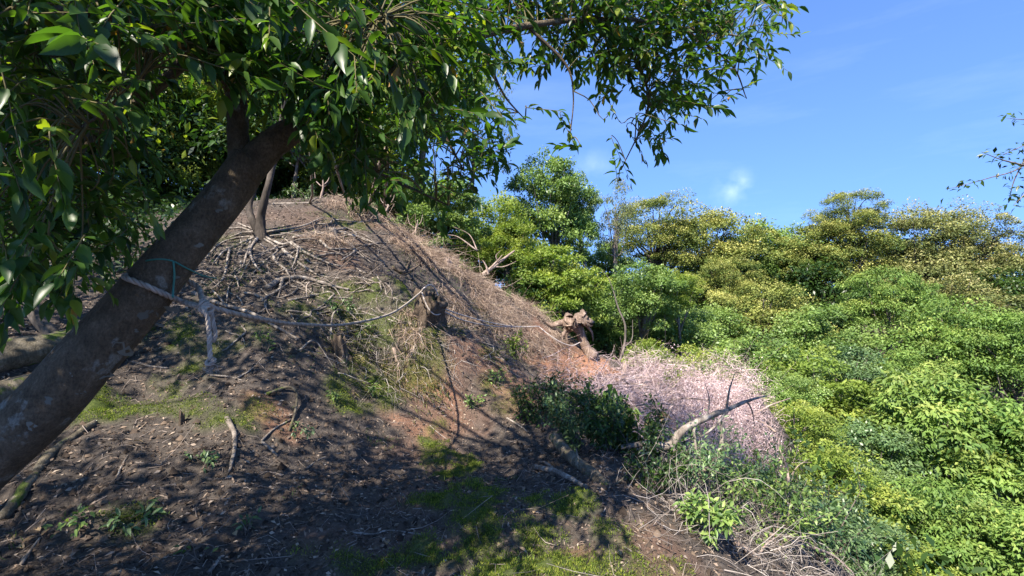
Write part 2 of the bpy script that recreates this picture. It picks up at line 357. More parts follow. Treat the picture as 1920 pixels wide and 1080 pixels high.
m, nt, out = mat_new('soil')
ge = N(nt, 'ShaderNodeNewGeometry')
def gnoise(scale, detail=8, rough=.65):
    n = N(nt, 'ShaderNodeTexNoise'); n.inputs['Scale'].default_value = scale; n.inputs['Detail'].default_value = detail; n.inputs['Roughness'].default_value = rough
    nt.links.new(ge.outputs['Position'], n.inputs['Vector']); return n.outputs['Fac']
def gmix(fac, a, b):
    x = N(nt, 'ShaderNodeMix', data_type='RGBA')
    for sock, v in (('Factor', fac), ('A', a), ('B', b)):
        if isinstance(v, tuple): x.inputs[sock].default_value = (*v, 1)
        else: nt.links.new(v, x.inputs[sock])
    return x.outputs['Result']
n_big = gnoise(1.3, 6); n_fine = gnoise(38, 8, .75); n_mid = gnoise(9, 6)
soil = ramp(nt, n_mid, [(.25, (.036, .029, .025)), (.5, (.070, .058, .050)), (.75, (.13, .108, .092))])
speck = ramp(nt, n_fine, [(.3, (.024, .019, .017)), (.52, (.078, .064, .055)), (.72, (.19, .16, .135))])
base = gmix(n_big, soil, speck)
redc = ramp(nt, n_fine, [(.3, (.15, .07, .04)), (.55, (.30, .155, .095)), (.75, (.44, .26, .18))])
base = gmix(attr(nt, 'red'), base, redc)
strc = ramp(nt, n_fine, [(.3, (.085, .060, .048)), (.52, (.22, .16, .125)), (.75, (.40, .30, .245))])
base = gmix(attr(nt, 'straw'), base, strc)
mosc = ramp(nt, n_fine, [(.3, (.028, .040, .012)), (.52, (.070, .095, .020)), (.75, (.15, .17, .040))])
base = gmix(attr(nt, 'moss'), base, mosc)
b = N(nt, 'ShaderNodeBsdfPrincipled'); b.inputs['Roughness'].default_value = .93; b.inputs['Specular IOR Level'].default_value = .2
nt.links.new(base, b.inputs['Base Color'])
hs_ = N(nt, 'ShaderNodeMath', operation='MULTIPLY_ADD'); hs_.inputs[1].default_value = .4; nt.links.new(n_mid, hs_.inputs[0]); nt.links.new(n_fine, hs_.inputs[2])
bp = N(nt, 'ShaderNodeBump'); bp.inputs['Strength'].default_value = .9; bp.inputs['Distance'].default_value = .03
nt.links.new(hs_.outputs[0], bp.inputs['Height']); nt.links.new(bp.outputs[0], b.inputs['Normal']); nt.links.new(b.outputs[0], out.inputs['Surface'])
gm.materials.append(m)
tag(link('hillside', gm), 'steep earth slope with worn footpath dropping off on one side', 'hillside', kind='structure')

# ------------------------------------------------------------------ what lies loose on it, past counting
def scatter(n, weight, x0=-5.2, x1=4.8, y0=1.9, y1=11.5, dens=True):
    """n places on the ground, denser near the camera, kept with a probability weight(x, y)"""
    got = []; tot = 0
    for _ in range(60):
        m_ = 40000
        y = y0*(y1/y0)**RNG.random(m_) if dens else RNG.uniform(y0, y1, m_)
        x = RNG.uniform(x0, x1, m_)
        ok = (np.abs(x) < 1.12*y+.3) & (RNG.random(m_) < weight(x, y))
        got.append(np.stack([x[ok], y[ok]], -1)); tot += ok.sum()
        if tot >= n: break
    p = np.concatenate(got)[:n]; return p[:, 0], p[:, 1]
def on_ground(x, y, lift=0.0): return np.stack([x, y, H(x, y)+lift], -1)
def flat_dirs(n, nrm, up=0.15):
    a = RNG.uniform(0, 2*np.pi, n); d = np.stack([np.cos(a), np.sin(a), np.zeros(n)], -1)
    d = d-nrm*(d*nrm).sum(-1, keepdims=True); return unit(unit(d)+nrm*RNG.normal(0, up, (n, 1)))
ONE = lambda x, y: np.full_like(x, .8)
edge_x = lambda y: np.interp(y, [2, 2.7, 4.3, 6, 7.5, 9, 11], [1.0, 1.0, .95, .7, .9, 2.0, 2.0])
path = lambda x, y: np.where(x < edge_x(y)+.3, .85, .15)

M_LITTER = flat_mat('dead_leaf', [(0, (.045, .033, .026)), (.4, (.11, .078, .058)), (.75, (.20, .145, .105)), (1, (.34, .27, .21))], .7, .35)
M_STRAW = flat_mat('dry_straw', [(0, (.09, .062, .046)), (.5, (.28, .20, .15)), (.8, (.44, .33, .26)), (1, (.60, .49, .38))], .8)
M_TWIG = flat_mat('grey_twig', [(0, (.045, .036, .03)), (.5, (.12, .095, .08)), (1, (.34, .28, .24))], .85)
M_SOILBIT = flat_mat('soil_crumb', [(0, (.018, .013, .010)), (.6, (.06, .044, .034)), (1, (.13, .095, .07))], .95)
M_MOSS = leaf_mat('moss_blade', [(0, (.045, .075, .012)), (.5, (.11, .16, .022)), (1, (.26, .28, .05))], .3, .7, .2)
M_GRASS = leaf_mat('grass_blade', [(0, (.03, .07, .015)), (.5, (.07, .13, .03)), (1, (.17, .22, .06))], .3, .5, .3)

mb = MB(); x, y = scatter(21000, path); nr = slope_normal(x, y)
leaves(mb, on_ground(x, y, .006), flat_dirs(len(x), nr, .25), nr+RNG.normal(0, .4, nr.shape), RNG.uniform(.018, .055, len(x)), RNG.uniform(.009, .024, len(x)), 'mid', RNG.random(len(x))**1.1)
tag(mb.build('leaf_litter', M_LITTER), 'scattered small dead brown leaves littering the dark footpath soil', 'leaf litter', kind='stuff')
mb = MB(); x, y = scatter(10000, lambda x, y: path(x, y)*np.clip(.4+1.4*mask(STRAW, x, y, .7), 0, 1)); nr = slope_normal(x, y)
twigs(mb, on_ground(x, y, .006), flat_dirs(len(x), nr, .16), RNG.gamma(2.2, .045, len(x))+.02, RNG.uniform(.0012, .0035, len(x)), .3, 3)
tag(mb.build('twig_litter', M_TWIG), 'fine broken grey twigs strewn over the soil of the slope', 'twig litter', kind='stuff')
mb = MB(); x, y = scatter(15000, lambda x, y: np.clip(straw_mask(x, y)-.08, 0, 1)); nr = slope_normal(x, y)
dn = flat_dirs(len(x), nr, .28); sl = unit(np.column_stack([nr[:, :2]*nr[:, 2:], -(1-nr[:, 2]**2)])); dn = unit(dn+sl*RNG.uniform(.4, 2.2, (len(x), 1)))
twigs(mb, on_ground(x, y, .01)+nr*RNG.random((len(x), 1))*.06, dn, RNG.gamma(2.2, .09, len(x))+.05, RNG.uniform(.0015, .0045, len(x)), .35, 3)
tag(mb.build('dry_bracken_litter', M_STRAW), 'pinkish dry bracken stalks matted over the sunlit ridge', 'dry bracken', kind='stuff')
mb = MB(); n = 16000; x, y = scatter(n, path)
ov = np.array([[1, 0, 0], [0, 1, 0], [-1, 0, 0], [0, -1, 0], [0, 0, 1]], float); of = np.array([[0, 1, 4], [1, 2, 4], [2, 3, 4], [3, 0, 4]])
r = RNG.gamma(2, .0045, len(x))+.003; sc = RNG.uniform(.6, 1.4, (len(x), 5, 3))
a = RNG.uniform(0, 6.28, len(x)); ca, sa = np.cos(a)[:, None], np.sin(a)[:, None]
vv = ov[None]*sc*r[:, None, None]; vv = np.stack([vv[..., 0]*ca-vv[..., 1]*sa, vv[..., 0]*sa+vv[..., 1]*ca, vv[..., 2]], -1)+on_ground(x, y, -.001)[:, None, :]
mb.add(vv.reshape(-1, 3), (np.arange(len(x))[:, None, None]*5+of[None]).reshape(-1, 3), np.repeat(RNG.random(len(x)), 5))
tag(mb.build('soil_crumbs', M_SOILBIT, smooth=False), 'loose dark crumbs of earth over the footpath', 'soil', kind='stuff')
mb = MB(); x, y = scatter(52000, lambda x, y: np.clip(moss_mask(x, y)-.12, 0, 1)); nr = slope_normal(x, y)
leaves(mb, on_ground(x, y, .022), nr+RNG.normal(0, .45, nr.shape), RNG.normal(size=nr.shape), RNG.uniform(.008, .026, len(x)), RNG.uniform(.003, .007, len(x)), 'flat')
tag(mb.build('moss', M_MOSS), 'low green moss cushions growing in patches along the path', 'moss', kind='stuff')
mb = MB(); x, y = scatter(9000, lambda x, y: path(x, y)*np.clip(fbm(x*1.7+3, y*1.7, 3)*2.2-.35, 0, 1)); nr = slope_normal(x, y)
leaves(mb, on_ground(x, y, .0), nr+RNG.normal(0, .5, nr.shape), RNG.normal(size=nr.shape), RNG.uniform(.02, .07, len(x)), RNG.uniform(.003, .006, len(x)), 'mid')
tag(mb.build('sparse_grass', M_GRASS), 'sparse short grass blades sprouting from the bare slope', 'grass', kind='stuff')

# ------------------------------------------------------------------ trees: crowns (unit box: x, y in -.5...5, z in 0..1), several of each kind
BARK_GREY = wood_mat('bark_grey', [(.25, (.045, .038, .032)), (.5, (.12, .10, .085)), (.75, (.26, .23, .20))], 5, .6)
BARK_DARK = wood_mat('bark_dark', [(.25, (.018, .014, .012)), (.5, (.050, .040, .033)), (.75, (.11, .09, .075))], 5, .6)
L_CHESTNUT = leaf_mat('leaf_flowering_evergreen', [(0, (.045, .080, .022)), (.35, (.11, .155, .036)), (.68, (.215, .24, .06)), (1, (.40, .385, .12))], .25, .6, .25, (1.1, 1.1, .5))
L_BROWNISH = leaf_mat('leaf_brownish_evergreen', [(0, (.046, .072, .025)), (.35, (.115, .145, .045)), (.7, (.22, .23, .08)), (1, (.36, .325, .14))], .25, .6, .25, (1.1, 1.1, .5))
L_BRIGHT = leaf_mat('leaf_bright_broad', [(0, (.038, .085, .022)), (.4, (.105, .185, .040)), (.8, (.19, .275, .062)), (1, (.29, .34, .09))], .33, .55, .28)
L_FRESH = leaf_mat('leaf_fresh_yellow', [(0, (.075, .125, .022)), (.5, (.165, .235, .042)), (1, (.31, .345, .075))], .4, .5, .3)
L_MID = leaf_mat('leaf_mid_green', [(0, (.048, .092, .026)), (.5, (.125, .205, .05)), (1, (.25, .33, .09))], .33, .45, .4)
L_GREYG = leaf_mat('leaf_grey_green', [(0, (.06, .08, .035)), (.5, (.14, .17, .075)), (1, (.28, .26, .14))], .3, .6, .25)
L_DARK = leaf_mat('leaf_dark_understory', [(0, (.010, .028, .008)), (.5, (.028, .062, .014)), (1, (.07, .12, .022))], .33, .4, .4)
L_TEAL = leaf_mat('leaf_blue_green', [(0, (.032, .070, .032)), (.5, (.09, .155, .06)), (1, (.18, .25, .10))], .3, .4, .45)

def crown(name, seed, mat, clumps=26, per=520, leaf=.024, lw=.5, cr=(.13, .22), flat=.6, dome=.25, fill=.25, droop=.3, kind='flat', hi_bias=1.0, sub=7, open_=0.0):
    """a crown of leaf clumps, each a shell of small sprays, gaps between them"""
    g = np.random.default_rng(seed); mb = MB(); P = []; A = []; NN = []; T = []
    C = []
    for k in range(clumps):
        for _ in range(40):
            u = g.normal(size=3); u /= np.linalg.norm(u)
            if u[2] < -dome: continue
            rr = g.uniform(.55, 1.08) if k > clumps*fill else g.uniform(.1, .6)
            c = np.array([u[0]*.36*rr, u[1]*.36*rr, .48+u[2]*.38*rr]); r = g.uniform(*cr)
            if all(np.linalg.norm((c-c2)*[1, 1, .8]) > .92*min(r, r2) for c2, r2 in C): break
        C.append((c, r))
    for c, r in C:
        ns = max(3, int(sub*g.uniform(.7, 1.3)))
        sc_ = [(c, r*.62)]
        for s in range(ns):
            u = g.normal(size=3); u[2] = abs(u[2])*.9-.25; u /= np.linalg.norm(u)
            sc_.append((c+u*[1, 1, flat]*r*.78, r*g.uniform(.28, .55)))
        tt = g.normal(0, .13)
        for (c2, r2) in sc_:
            n = int(per/(ns+1)*g.uniform(.7, 1.3)*(1-open_)); u = g.normal(size=(n, 3)); u[:, 2] = np.abs(u[:, 2])*1.1-.4; u = unit(u)
            rad = r2*(1-.35*g.random(n)**2+.12*g.normal(size=n)*.6)
            p = c2+u*rad[:, None]*np.array([1, 1, flat+.12])
            P.append(p); a = unit(u*[1, 1, .5]+g.normal(0, .55, (n, 3))+[0, 0, -droop]); A.append(a)
            NN.append(unit(u*.7+[0, 0, .75]+g.normal(0, .35, (n, 3))))
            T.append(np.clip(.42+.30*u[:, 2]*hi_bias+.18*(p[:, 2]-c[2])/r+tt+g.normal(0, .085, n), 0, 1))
    P = np.concatenate(P); n = len(P)
    L = leaf*g.uniform(.5, 1.35, n)
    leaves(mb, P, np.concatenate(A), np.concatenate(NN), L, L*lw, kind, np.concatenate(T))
    return mb.mesh(name, mat), [c for c, r in C]
def variants(name, n, seed, mat, **kw): return [crown(name, seed+i, mat, **kw) for i in range(n)]
CR = {
 'chestnut': variants('crown', 3, 10, L_CHESTNUT, clumps=46, per=1000, leaf=.0155, lw=.6, flat=.8, cr=(.10, .18), droop=.1, hi_bias=1.1, dome=.75, fill=.15),
 'brownish': variants('crown', 2, 20, L_BROWNISH, clumps=42, per=950, leaf=.0155, lw=.6, flat=.75, cr=(.10, .18), droop=.1, hi_bias=1.1, dome=.7, fill=.15),
 'bright': variants('crown', 3, 30, L_BRIGHT, clumps=38, per=520, leaf=.035, lw=.42, flat=.75, cr=(.11, .2), droop=.6, kind='mid', dome=.4, fill=.12),
 'brightf': variants('crown', 3, 35, L_BRIGHT, clumps=44, per=620, leaf=.022, lw=.45, flat=.75, cr=(.10, .18), droop=.5, kind='mid', dome=.4, fill=.12),
 'fresh': variants('crown', 2, 40, L_FRESH, clumps=40, per=480, leaf=.025, lw=.6, flat=.38, cr=(.12, .22), droop=.15, dome=.8),
 'mid': variants('crown', 3, 50, L_MID, clumps=42, per=640, leaf=.025, lw=.55, flat=.75, cr=(.11, .19), droop=.3, dome=.8, fill=.2),
 'greyg': variants('crown', 2, 60, L_GREYG, clumps=22, per=260, leaf=.024, lw=.5, flat=.6, cr=(.10, .18), droop=.3, dome=.8, open_=.1),
 'dark': variants('crown', 3, 70, L_DARK, clumps=26, per=420, leaf=.036, lw=.42, flat=.6, cr=(.15, .24), droop=.5, dome=.7),
 'teal': variants('crown', 2, 80, L_TEAL, clumps=32, per=480, leaf=.032, lw=.45, flat=.7, cr=(.12, .2), droop=.3, dome=.7),
 'bush': variants('crown', 2, 90, L_FRESH, clumps=32, per=560, leaf=.027, lw=.5, flat=.75, cr=(.12, .2), droop=.2, dome=.9),
}
_used = {}
TREES = []
def tree(name, kind, px, top, bot, wid, d, label, cat='tree', group=None, bark=None, trunk_r=None, lean=(0, 0), rot=None, wood=True, base_px=None):
    """a tree whose crown spans these places of the view at distance d; the trunk comes up out of the ground below it"""
    bot += .28*(bot-top); w = (1.1 if group == VAL else 1.32 if group == RIDGE else 1.2)*wid/F*d; c = at(px, top, d); zt = c[2]; zb = min(at(px, bot, d)[2], zt-.95*w); h = zt-zb
    k = _used.get(kind, 0); _used[kind] = k+1
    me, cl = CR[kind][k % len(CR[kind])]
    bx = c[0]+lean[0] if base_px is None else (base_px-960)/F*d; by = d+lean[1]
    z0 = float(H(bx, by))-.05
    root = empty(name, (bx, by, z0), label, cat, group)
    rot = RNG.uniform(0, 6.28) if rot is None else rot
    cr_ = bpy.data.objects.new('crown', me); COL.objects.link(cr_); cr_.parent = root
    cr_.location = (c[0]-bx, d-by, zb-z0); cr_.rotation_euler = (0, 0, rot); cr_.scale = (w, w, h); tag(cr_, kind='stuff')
    if wood:
        mb = MB(); r = trunk_r or max(.035, .030*w); g = np.random.default_rng(int(px*7+top))
        b0 = np.array([0, 0, 0.]); j = np.array([c[0]-bx, d-by, zb-z0+h*.32])
        if j[2] < .3: j[2] = .3
        mid = b0*.5+j*.5+np.r_[g.normal(0, .04, 2)*j[2], 0]
        tube(mb, [b0, b0*.75+mid*.25, mid, j], [r*1.35, r*1.05, r*.9, r*.65], 8, 5, .06, bump=.25)
        cs, sn = math.cos(rot), math.sin(rot)
        for q in cl[::2] if len(cl) > 14 else cl:
            e = np.array([(q[0]*cs-q[1]*sn)*w, (q[0]*sn+q[1]*cs)*w, q[2]*h])+np.array([c[0]-bx, d-by, zb-z0])
            s = mid*(.5-.5*(s_ := g.random()))+j*(.5+.5*s_)
            m2 = s*.45+e*.55+np.array([0, 0, .08*h])*g.normal(0, 1); tube(mb, [s, m2, e], [r*.42, r*.25, r*.07], 5, 4, .15, cap=False)
        t = mb.build('trunk', bark or BARK_GREY); t.parent = root
    TREES.append(root); return root
RIDGE = 'evergreen trees along the far ridge'
VAL = 'leafy trees filling the valley'
CH = 'broad yellow-flowered evergreen '
tree('flowering_evergreen', 'chestnut', 1228, 352, 478, 150, 27, 'dome-topped yellow flowering evergreen beside the sparse grey-green tree, first of the ridge row', group=RIDGE, bark=BARK_DARK)
tree('flowering_evergreen', 'chestnut', 1335, 372, 492, 190, 28, 'broad yellow flowering evergreen, second from the sparse grey-green tree on the ridge', group=RIDGE, bark=BARK_DARK)
tree('flowering_evergreen', 'mid', 1448, 402, 500, 160, 29, 'lower rounded green tree halfway along the ridge row under the small cloud', group=RIDGE, bark=BARK_DARK)
tree('flowering_evergreen', 'chestnut', 1520, 408, 520, 130, 27, 'olive evergreen snug against the tall tufted tree on the ridge', group=RIDGE, bark=BARK_DARK)
tree('layered_evergreen', 'chestnut', 1592, 346, 418, 110, 26, 'tufted flat cap of the tallest layered evergreen on the ridge skyline', group=RIDGE, bark=BARK_DARK)
tree('layered_evergreen', 'chestnut', 1575, 392, 480, 150, 26.6, 'wide middle tier of yellow evergreen just below the tufted cap', group=RIDGE, bark=BARK_DARK)
tree('brownish_evergreen', 'brownish', 1730, 362, 470, 190, 26, 'wide brownish evergreen with dark underside next to the tufted skyline tree', group=RIDGE, bark=BARK_DARK)
tree('brownish_evergreen', 'brownish', 1815, 372, 480, 150, 25, 'brownish-olive evergreen with bare grey limbs showing, last tall crown before the frame edge', group=RIDGE, bark=BARK_DARK)
tree('brownish_evergreen', 'brownish', 1905, 440, 560, 170, 24, 'olive evergreen lower than its neighbours cut by the frame edge at ridge height', group=RIDGE, bark=BARK_DARK)
tree('brownish_evergreen', 'brownish', 1770, 470, 548, 190, 22, 'rusty cream-tipped evergreen beneath the wide brownish crowns', group=RIDGE, bark=BARK_GREY)
tree('flowering_evergreen', 'chestnut', 1430, 512, 640, 190, 21, 'round yellow-flecked evergreen standing below the ridge row in mid slope', group=RIDGE, bark=BARK_GREY)
tree('flowering_evergreen', 'chestnut', 1360, 468, 560, 120, 24, 'small pale olive crown in front of dark ridge trunks with sky behind', group=RIDGE, bark=BARK_DARK)
tree('dark_evergreen', 'dark', 1530, 480, 590, 150, 25, 'dark shaded evergreen between the round yellow-flecked crown and the bright green dome', group=RIDGE, bark=BARK_DARK)
tree('dark_evergreen', 'dark', 1290, 500, 590, 150, 25, 'dark shaded understory tree below the first flowering ridge evergreens', group=RIDGE, bark=BARK_DARK)
tree('dark_evergreen', 'dark', 1860, 490, 570, 140, 23, 'dark shaded crown under the last brownish evergreen', group=RIDGE, bark=BARK_DARK)
tree('tall_broadleaf', 'mid', 1035, 272, 470, 150, 19, 'tall pointed mid-green tree rising highest against the sky behind the hill', bark=BARK_GREY)
tree('tall_broadleaf', 'mid', 1085, 312, 450, 80, 20, 'slim green shoulder tree crowding the tallest pointed tree', bark=BARK_GREY)
tree('sparse_tree', 'greyg', 1152, 316, 480, 95, 21, 'sparse grey-green tree with sky showing through, beside the ridge evergreens', bark=BARK_GREY)
tree('broadleaf_tree', 'bush', 925, 352, 520, 150, 16, 'full light yellow-green tree just behind the sunlit hill crest', bark=BARK_GREY)
tree('broadleaf_tree', 'bush', 950, 400, 500, 120, 15, 'light yellow-green crown leaning in front of the tall pointed tree', bark=BARK_GREY)
tree('maple_tree', 'fresh', 1052, 440, 600, 165, 14.5, 'vivid yellow-green maple with flat layered sprays behind the upturned root stump', bark=BARK_DARK)
tree('hollow_tree', 'mid', 985, 455, 610, 175, 15.5, 'deep green tree between the hill crest and the vivid maple', bark=BARK_DARK)
tree('slender_tree', 'mid', 1210, 480, 600, 140, 15, 'grey-green tree with a straight pale trunk standing in the gap beyond the stump', bark=BARK_GREY, trunk_r=.085, base_px=1182)
tree('hollow_tree', 'mid', 1130, 520, 660, 150, 17, 'dark green tree filling the hollow behind the pale straight trunk', bark=BARK_DARK)
tree('hollow_tree', 'mid', 1270, 560, 680, 170, 17, 'dark green tree below the slope beside the pale straight trunk', bark=BARK_DARK)
tree('broadleaf_tree', 'bush', 1270, 500, 580, 90, 16, 'small bright green crown just beyond the grey-green tree with pale trunk', bark=BARK_GREY)
tree('yellow_shrub', 'bush', 1215, 628, 700, 130, 12.5, 'low yellowish shrub at the head of the pink brush slope', cat='shrub')
tree('yellow_shrub', 'bush', 1310, 640, 720, 150, 12, 'yellow-green shrub fringing the far edge of the pink brush', cat='shrub')
tree('valley_tree', 'brightf', 1668, 486, 640, 175, 19, 'bright green domed tree standing clear below the tufted ridge tree', group=VAL)
tree('valley_tree', 'mid', 1400, 610, 730, 230, 14, 'soft green spreading crown right behind the pink brush', group=VAL)
tree('valley_tree', 'fresh', 1530, 640, 790, 230, 12.5, 'light green layered crown spreading beyond the pink brush tip', group=VAL)
tree('valley_tree', 'mid', 1545, 560, 680, 190, 17, 'mid green crown between the yellow-flecked evergreen and the bright dome', group=VAL)
tree('valley_tree', 'teal', 1590, 640, 740, 170, 13.5, 'bluish green crown with flat leaf sprays in mid valley', group=VAL)
tree('valley_tree', 'brightf', 1800, 545, 720, 270, 14.5, 'big glossy bright green crown below the rusty evergreen', group=VAL)
tree('valley_tree', 'brightf', 1905, 560, 760, 230, 13, 'glossy green crown cut by the frame edge above the valley floor', group=VAL)
tree('valley_tree', 'bright', 1760, 690, 880, 300, 10.5, 'large drooping-leaved green crown in the middle of the valley mass', group=VAL)
tree('valley_tree', 'bright', 1900, 760, 960, 240, 9.5, 'drooping bright green crown at the frame edge above the lower corner', group=VAL)
tree('valley_tree', 'brightf', 1680, 640, 740, 200, 13.8, 'green drooping crown beneath the bright dome', group=VAL)
tree('valley_tree', 'teal', 1640, 780, 880, 190, 10, 'blue-green crown sandwiched between yellow shrub and large drooping crown', group=VAL)
tree('yellow_shrub', 'bush', 1555, 820, 960, 220, 8, 'yellow-green shrub glowing in the sun below the pink brush', cat='shrub')
tree('yellow_shrub', 'bush', 1490, 740, 850, 150, 9.5, 'small olive shrub touching the edge of the pink brush', cat='shrub')
tree('valley_tree', 'bright', 1740, 880, 1040, 240, 8, 'dark-hollowed green crown below the large drooping crown', group=VAL)
tree('valley_tree', 'bright', 1880, 940, 1130, 260, 7, 'nearest glossy green crown filling the lower corner', group=VAL)
tree('valley_tree', 'teal', 1590, 935, 1110, 210, 6.2, 'dark blue-green shrubby tree at the lower edge beyond the dry twigs', group=VAL)
tree('valley_tree', 'fresh', 1700, 1000, 1150, 240, 6.6, 'light green crown along the bottom edge beside the dark shrubby tree', group=VAL)
tree('valley_tree', 'mid', 1480, 690, 780, 130, 11, 'small mid green crown behind the tip of the pink brush', group=VAL)
for k, (px, top, bot, wd, d, lab) in enumerate([(1285, 440, 560, 170, 33, 'dim evergreen behind the first two flowering ridge trees'), (1400, 430, 560, 170, 34, 'dim evergreen behind the gap between the second and third ridge trees'),
 (1510, 440, 560, 170, 33, 'dim evergreen behind the olive tree next to the tufted one'), (1640, 430, 560, 170, 34, 'dim evergreen behind the tufted skyline tree'), (1700, 450, 560, 160, 33, 'dim evergreen showing between tufted tree and wide brownish crowns'),
 (1850, 450, 570, 170, 32, 'dim evergreen behind the last brownish crown'), (1190, 470, 600, 140, 30, 'dim evergreen behind the sparse grey-green tree')]):
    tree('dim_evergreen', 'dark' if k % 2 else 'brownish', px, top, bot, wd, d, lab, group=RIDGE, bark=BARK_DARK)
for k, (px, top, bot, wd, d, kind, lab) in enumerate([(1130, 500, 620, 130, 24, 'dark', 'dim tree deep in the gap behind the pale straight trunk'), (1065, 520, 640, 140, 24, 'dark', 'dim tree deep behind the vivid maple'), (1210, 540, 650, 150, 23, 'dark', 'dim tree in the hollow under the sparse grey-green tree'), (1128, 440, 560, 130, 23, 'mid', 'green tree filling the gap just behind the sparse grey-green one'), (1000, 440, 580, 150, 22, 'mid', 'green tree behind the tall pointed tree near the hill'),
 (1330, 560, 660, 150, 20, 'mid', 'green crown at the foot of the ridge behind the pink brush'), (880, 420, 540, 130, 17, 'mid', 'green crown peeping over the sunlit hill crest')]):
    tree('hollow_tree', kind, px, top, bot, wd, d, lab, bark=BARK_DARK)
# on top of the hill, behind and beside the leaning tree
HILL = 'thin trees on the hilltop'
tree('hilltop_tree', 'fresh', 800, -40, 250, 220, 16.5, 'tall sunlit yellow-green tree glimpsed through the overhanging leaves', group=HILL, base_px=760)
tree('hilltop_tree', 'greyg', 890, 60, 330, 140, 19, 'pale thin-leaved tree glimpsed between overhanging leaves and the tall pointed tree', group=HILL)
for k, (px, top, bot, wd, d, kind, bpx, lab) in enumerate([
 (380, 60, 330, 260, 12.5, 'bush', 372, 'sunlit leafy hilltop tree seen through the fork of the leaning trunk'),
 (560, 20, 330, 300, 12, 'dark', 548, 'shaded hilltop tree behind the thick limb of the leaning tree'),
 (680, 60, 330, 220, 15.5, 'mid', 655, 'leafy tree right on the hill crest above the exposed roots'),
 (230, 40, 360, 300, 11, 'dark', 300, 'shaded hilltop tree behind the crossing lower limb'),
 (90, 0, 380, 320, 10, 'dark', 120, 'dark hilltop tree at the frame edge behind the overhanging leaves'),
 (300, 180, 420, 180, 11.5, 'bush', 330, 'low sunlit sapling beside the leaning trunk on the hilltop'),
 (440, 200, 380, 170, 13.5, 'mid', 412, 'slender sapling just behind the fork of the leaning trunk'),
 (620, 200, 350, 170, 13, 'bush', 598, 'small sunlit sapling at the back of the hill crest'),
 (835, 320, 450, 150, 12.8, 'mid', 822, 'leafy bush hanging over the hill crest below the overhanging leaves'),
 (540, 270, 385, 200, 14, 'dark', 540, 'dark bush behind the forked sapling on the hilltop'),
 (690, 265, 385, 190, 13.5, 'bush', 690, 'sunlit bush at the very edge of the hill crest'),
 (610, 250, 400, 240, 16, 'mid', 610, 'green thicket far back on the hilltop'),
 (760, 330, 460, 170, 14, 'mid', 760, 'green bush just over the crest beneath the overhanging leaves'),
 (470, -120, 260, 330, 16, 'mid', 470, 'tall green tree at the back of the hilltop above the fork'),
 (240, -160, 240, 340, 15, 'bush', 240, 'tall sunlit tree at the back of the hilltop behind the crossing limb'),
 (640, -120, 200, 240, 17, 'bush', 640, 'tall yellow-green tree at the back of the hilltop over the thick limb'),
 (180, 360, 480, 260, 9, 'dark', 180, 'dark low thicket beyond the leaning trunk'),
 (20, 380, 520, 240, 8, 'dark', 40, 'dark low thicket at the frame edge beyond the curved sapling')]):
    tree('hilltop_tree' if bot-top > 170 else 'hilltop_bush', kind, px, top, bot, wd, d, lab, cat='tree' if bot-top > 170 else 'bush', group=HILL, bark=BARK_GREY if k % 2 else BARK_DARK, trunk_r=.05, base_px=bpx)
# the leafy floor of the valley, coloured dark to deepen the shade between crowns
mb = MB(); n = 45000
y = RNG.uniform(4, 32, n*3); x = RNG.uniform(1.5, 36, n*3); z = H(x, y)
ok = (z < -1.15-.1*np.maximum(0, 9-y)) & (x < 1.15*y+1) & (RNG.random(n*3) < np.clip(.5+1.2*fbm(x*.6, y*.6, 3), .05, 1)); x, y, z = x[ok][:n], y[ok][:n], z[ok][:n]
hh = np.clip(.7+1.1*fbm(x*.8+9, y*.8, 3), .1, 1.6)
P = np.stack([x, y, z+hh*RNG.random(len(x))**.5], -1)
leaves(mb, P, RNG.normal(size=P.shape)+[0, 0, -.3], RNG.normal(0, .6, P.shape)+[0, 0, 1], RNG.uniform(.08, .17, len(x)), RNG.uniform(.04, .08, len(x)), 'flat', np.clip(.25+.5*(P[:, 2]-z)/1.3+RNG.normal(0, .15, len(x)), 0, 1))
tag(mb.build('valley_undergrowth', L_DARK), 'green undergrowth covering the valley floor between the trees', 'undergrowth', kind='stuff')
mb = MB(); n = 34000
y = RNG.uniform(5.6, 18, n*3); x = RNG.uniform(-14, 1.2, n*3); z = H(x, y)
px_ = 960+F*x/y; ok = ((px_ < 350) & (y > 5.6) | (px_ < 470) & (y > 8.6) | (y > 11.2)) & (RNG.random(n*3) < np.clip(.5+1.4*fbm(x*.7, y*.7, 3), .05, 1)); x, y, z = x[ok][:n], y[ok][:n], z[ok][:n]
P = np.stack([x, y, z+np.clip(.6+1.1*fbm(x*.8+9, y*.8, 3), .1, 1.3)*RNG.random(len(x))**.6], -1)
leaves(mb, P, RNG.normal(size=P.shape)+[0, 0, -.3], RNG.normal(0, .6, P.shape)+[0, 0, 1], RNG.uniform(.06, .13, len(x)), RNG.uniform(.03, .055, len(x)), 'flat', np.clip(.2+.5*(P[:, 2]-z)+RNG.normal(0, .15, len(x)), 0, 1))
tag(mb.build('hilltop_undergrowth', L_DARK), 'dim undergrowth beneath the thin trees on the hilltop', 'undergrowth', kind='stuff')

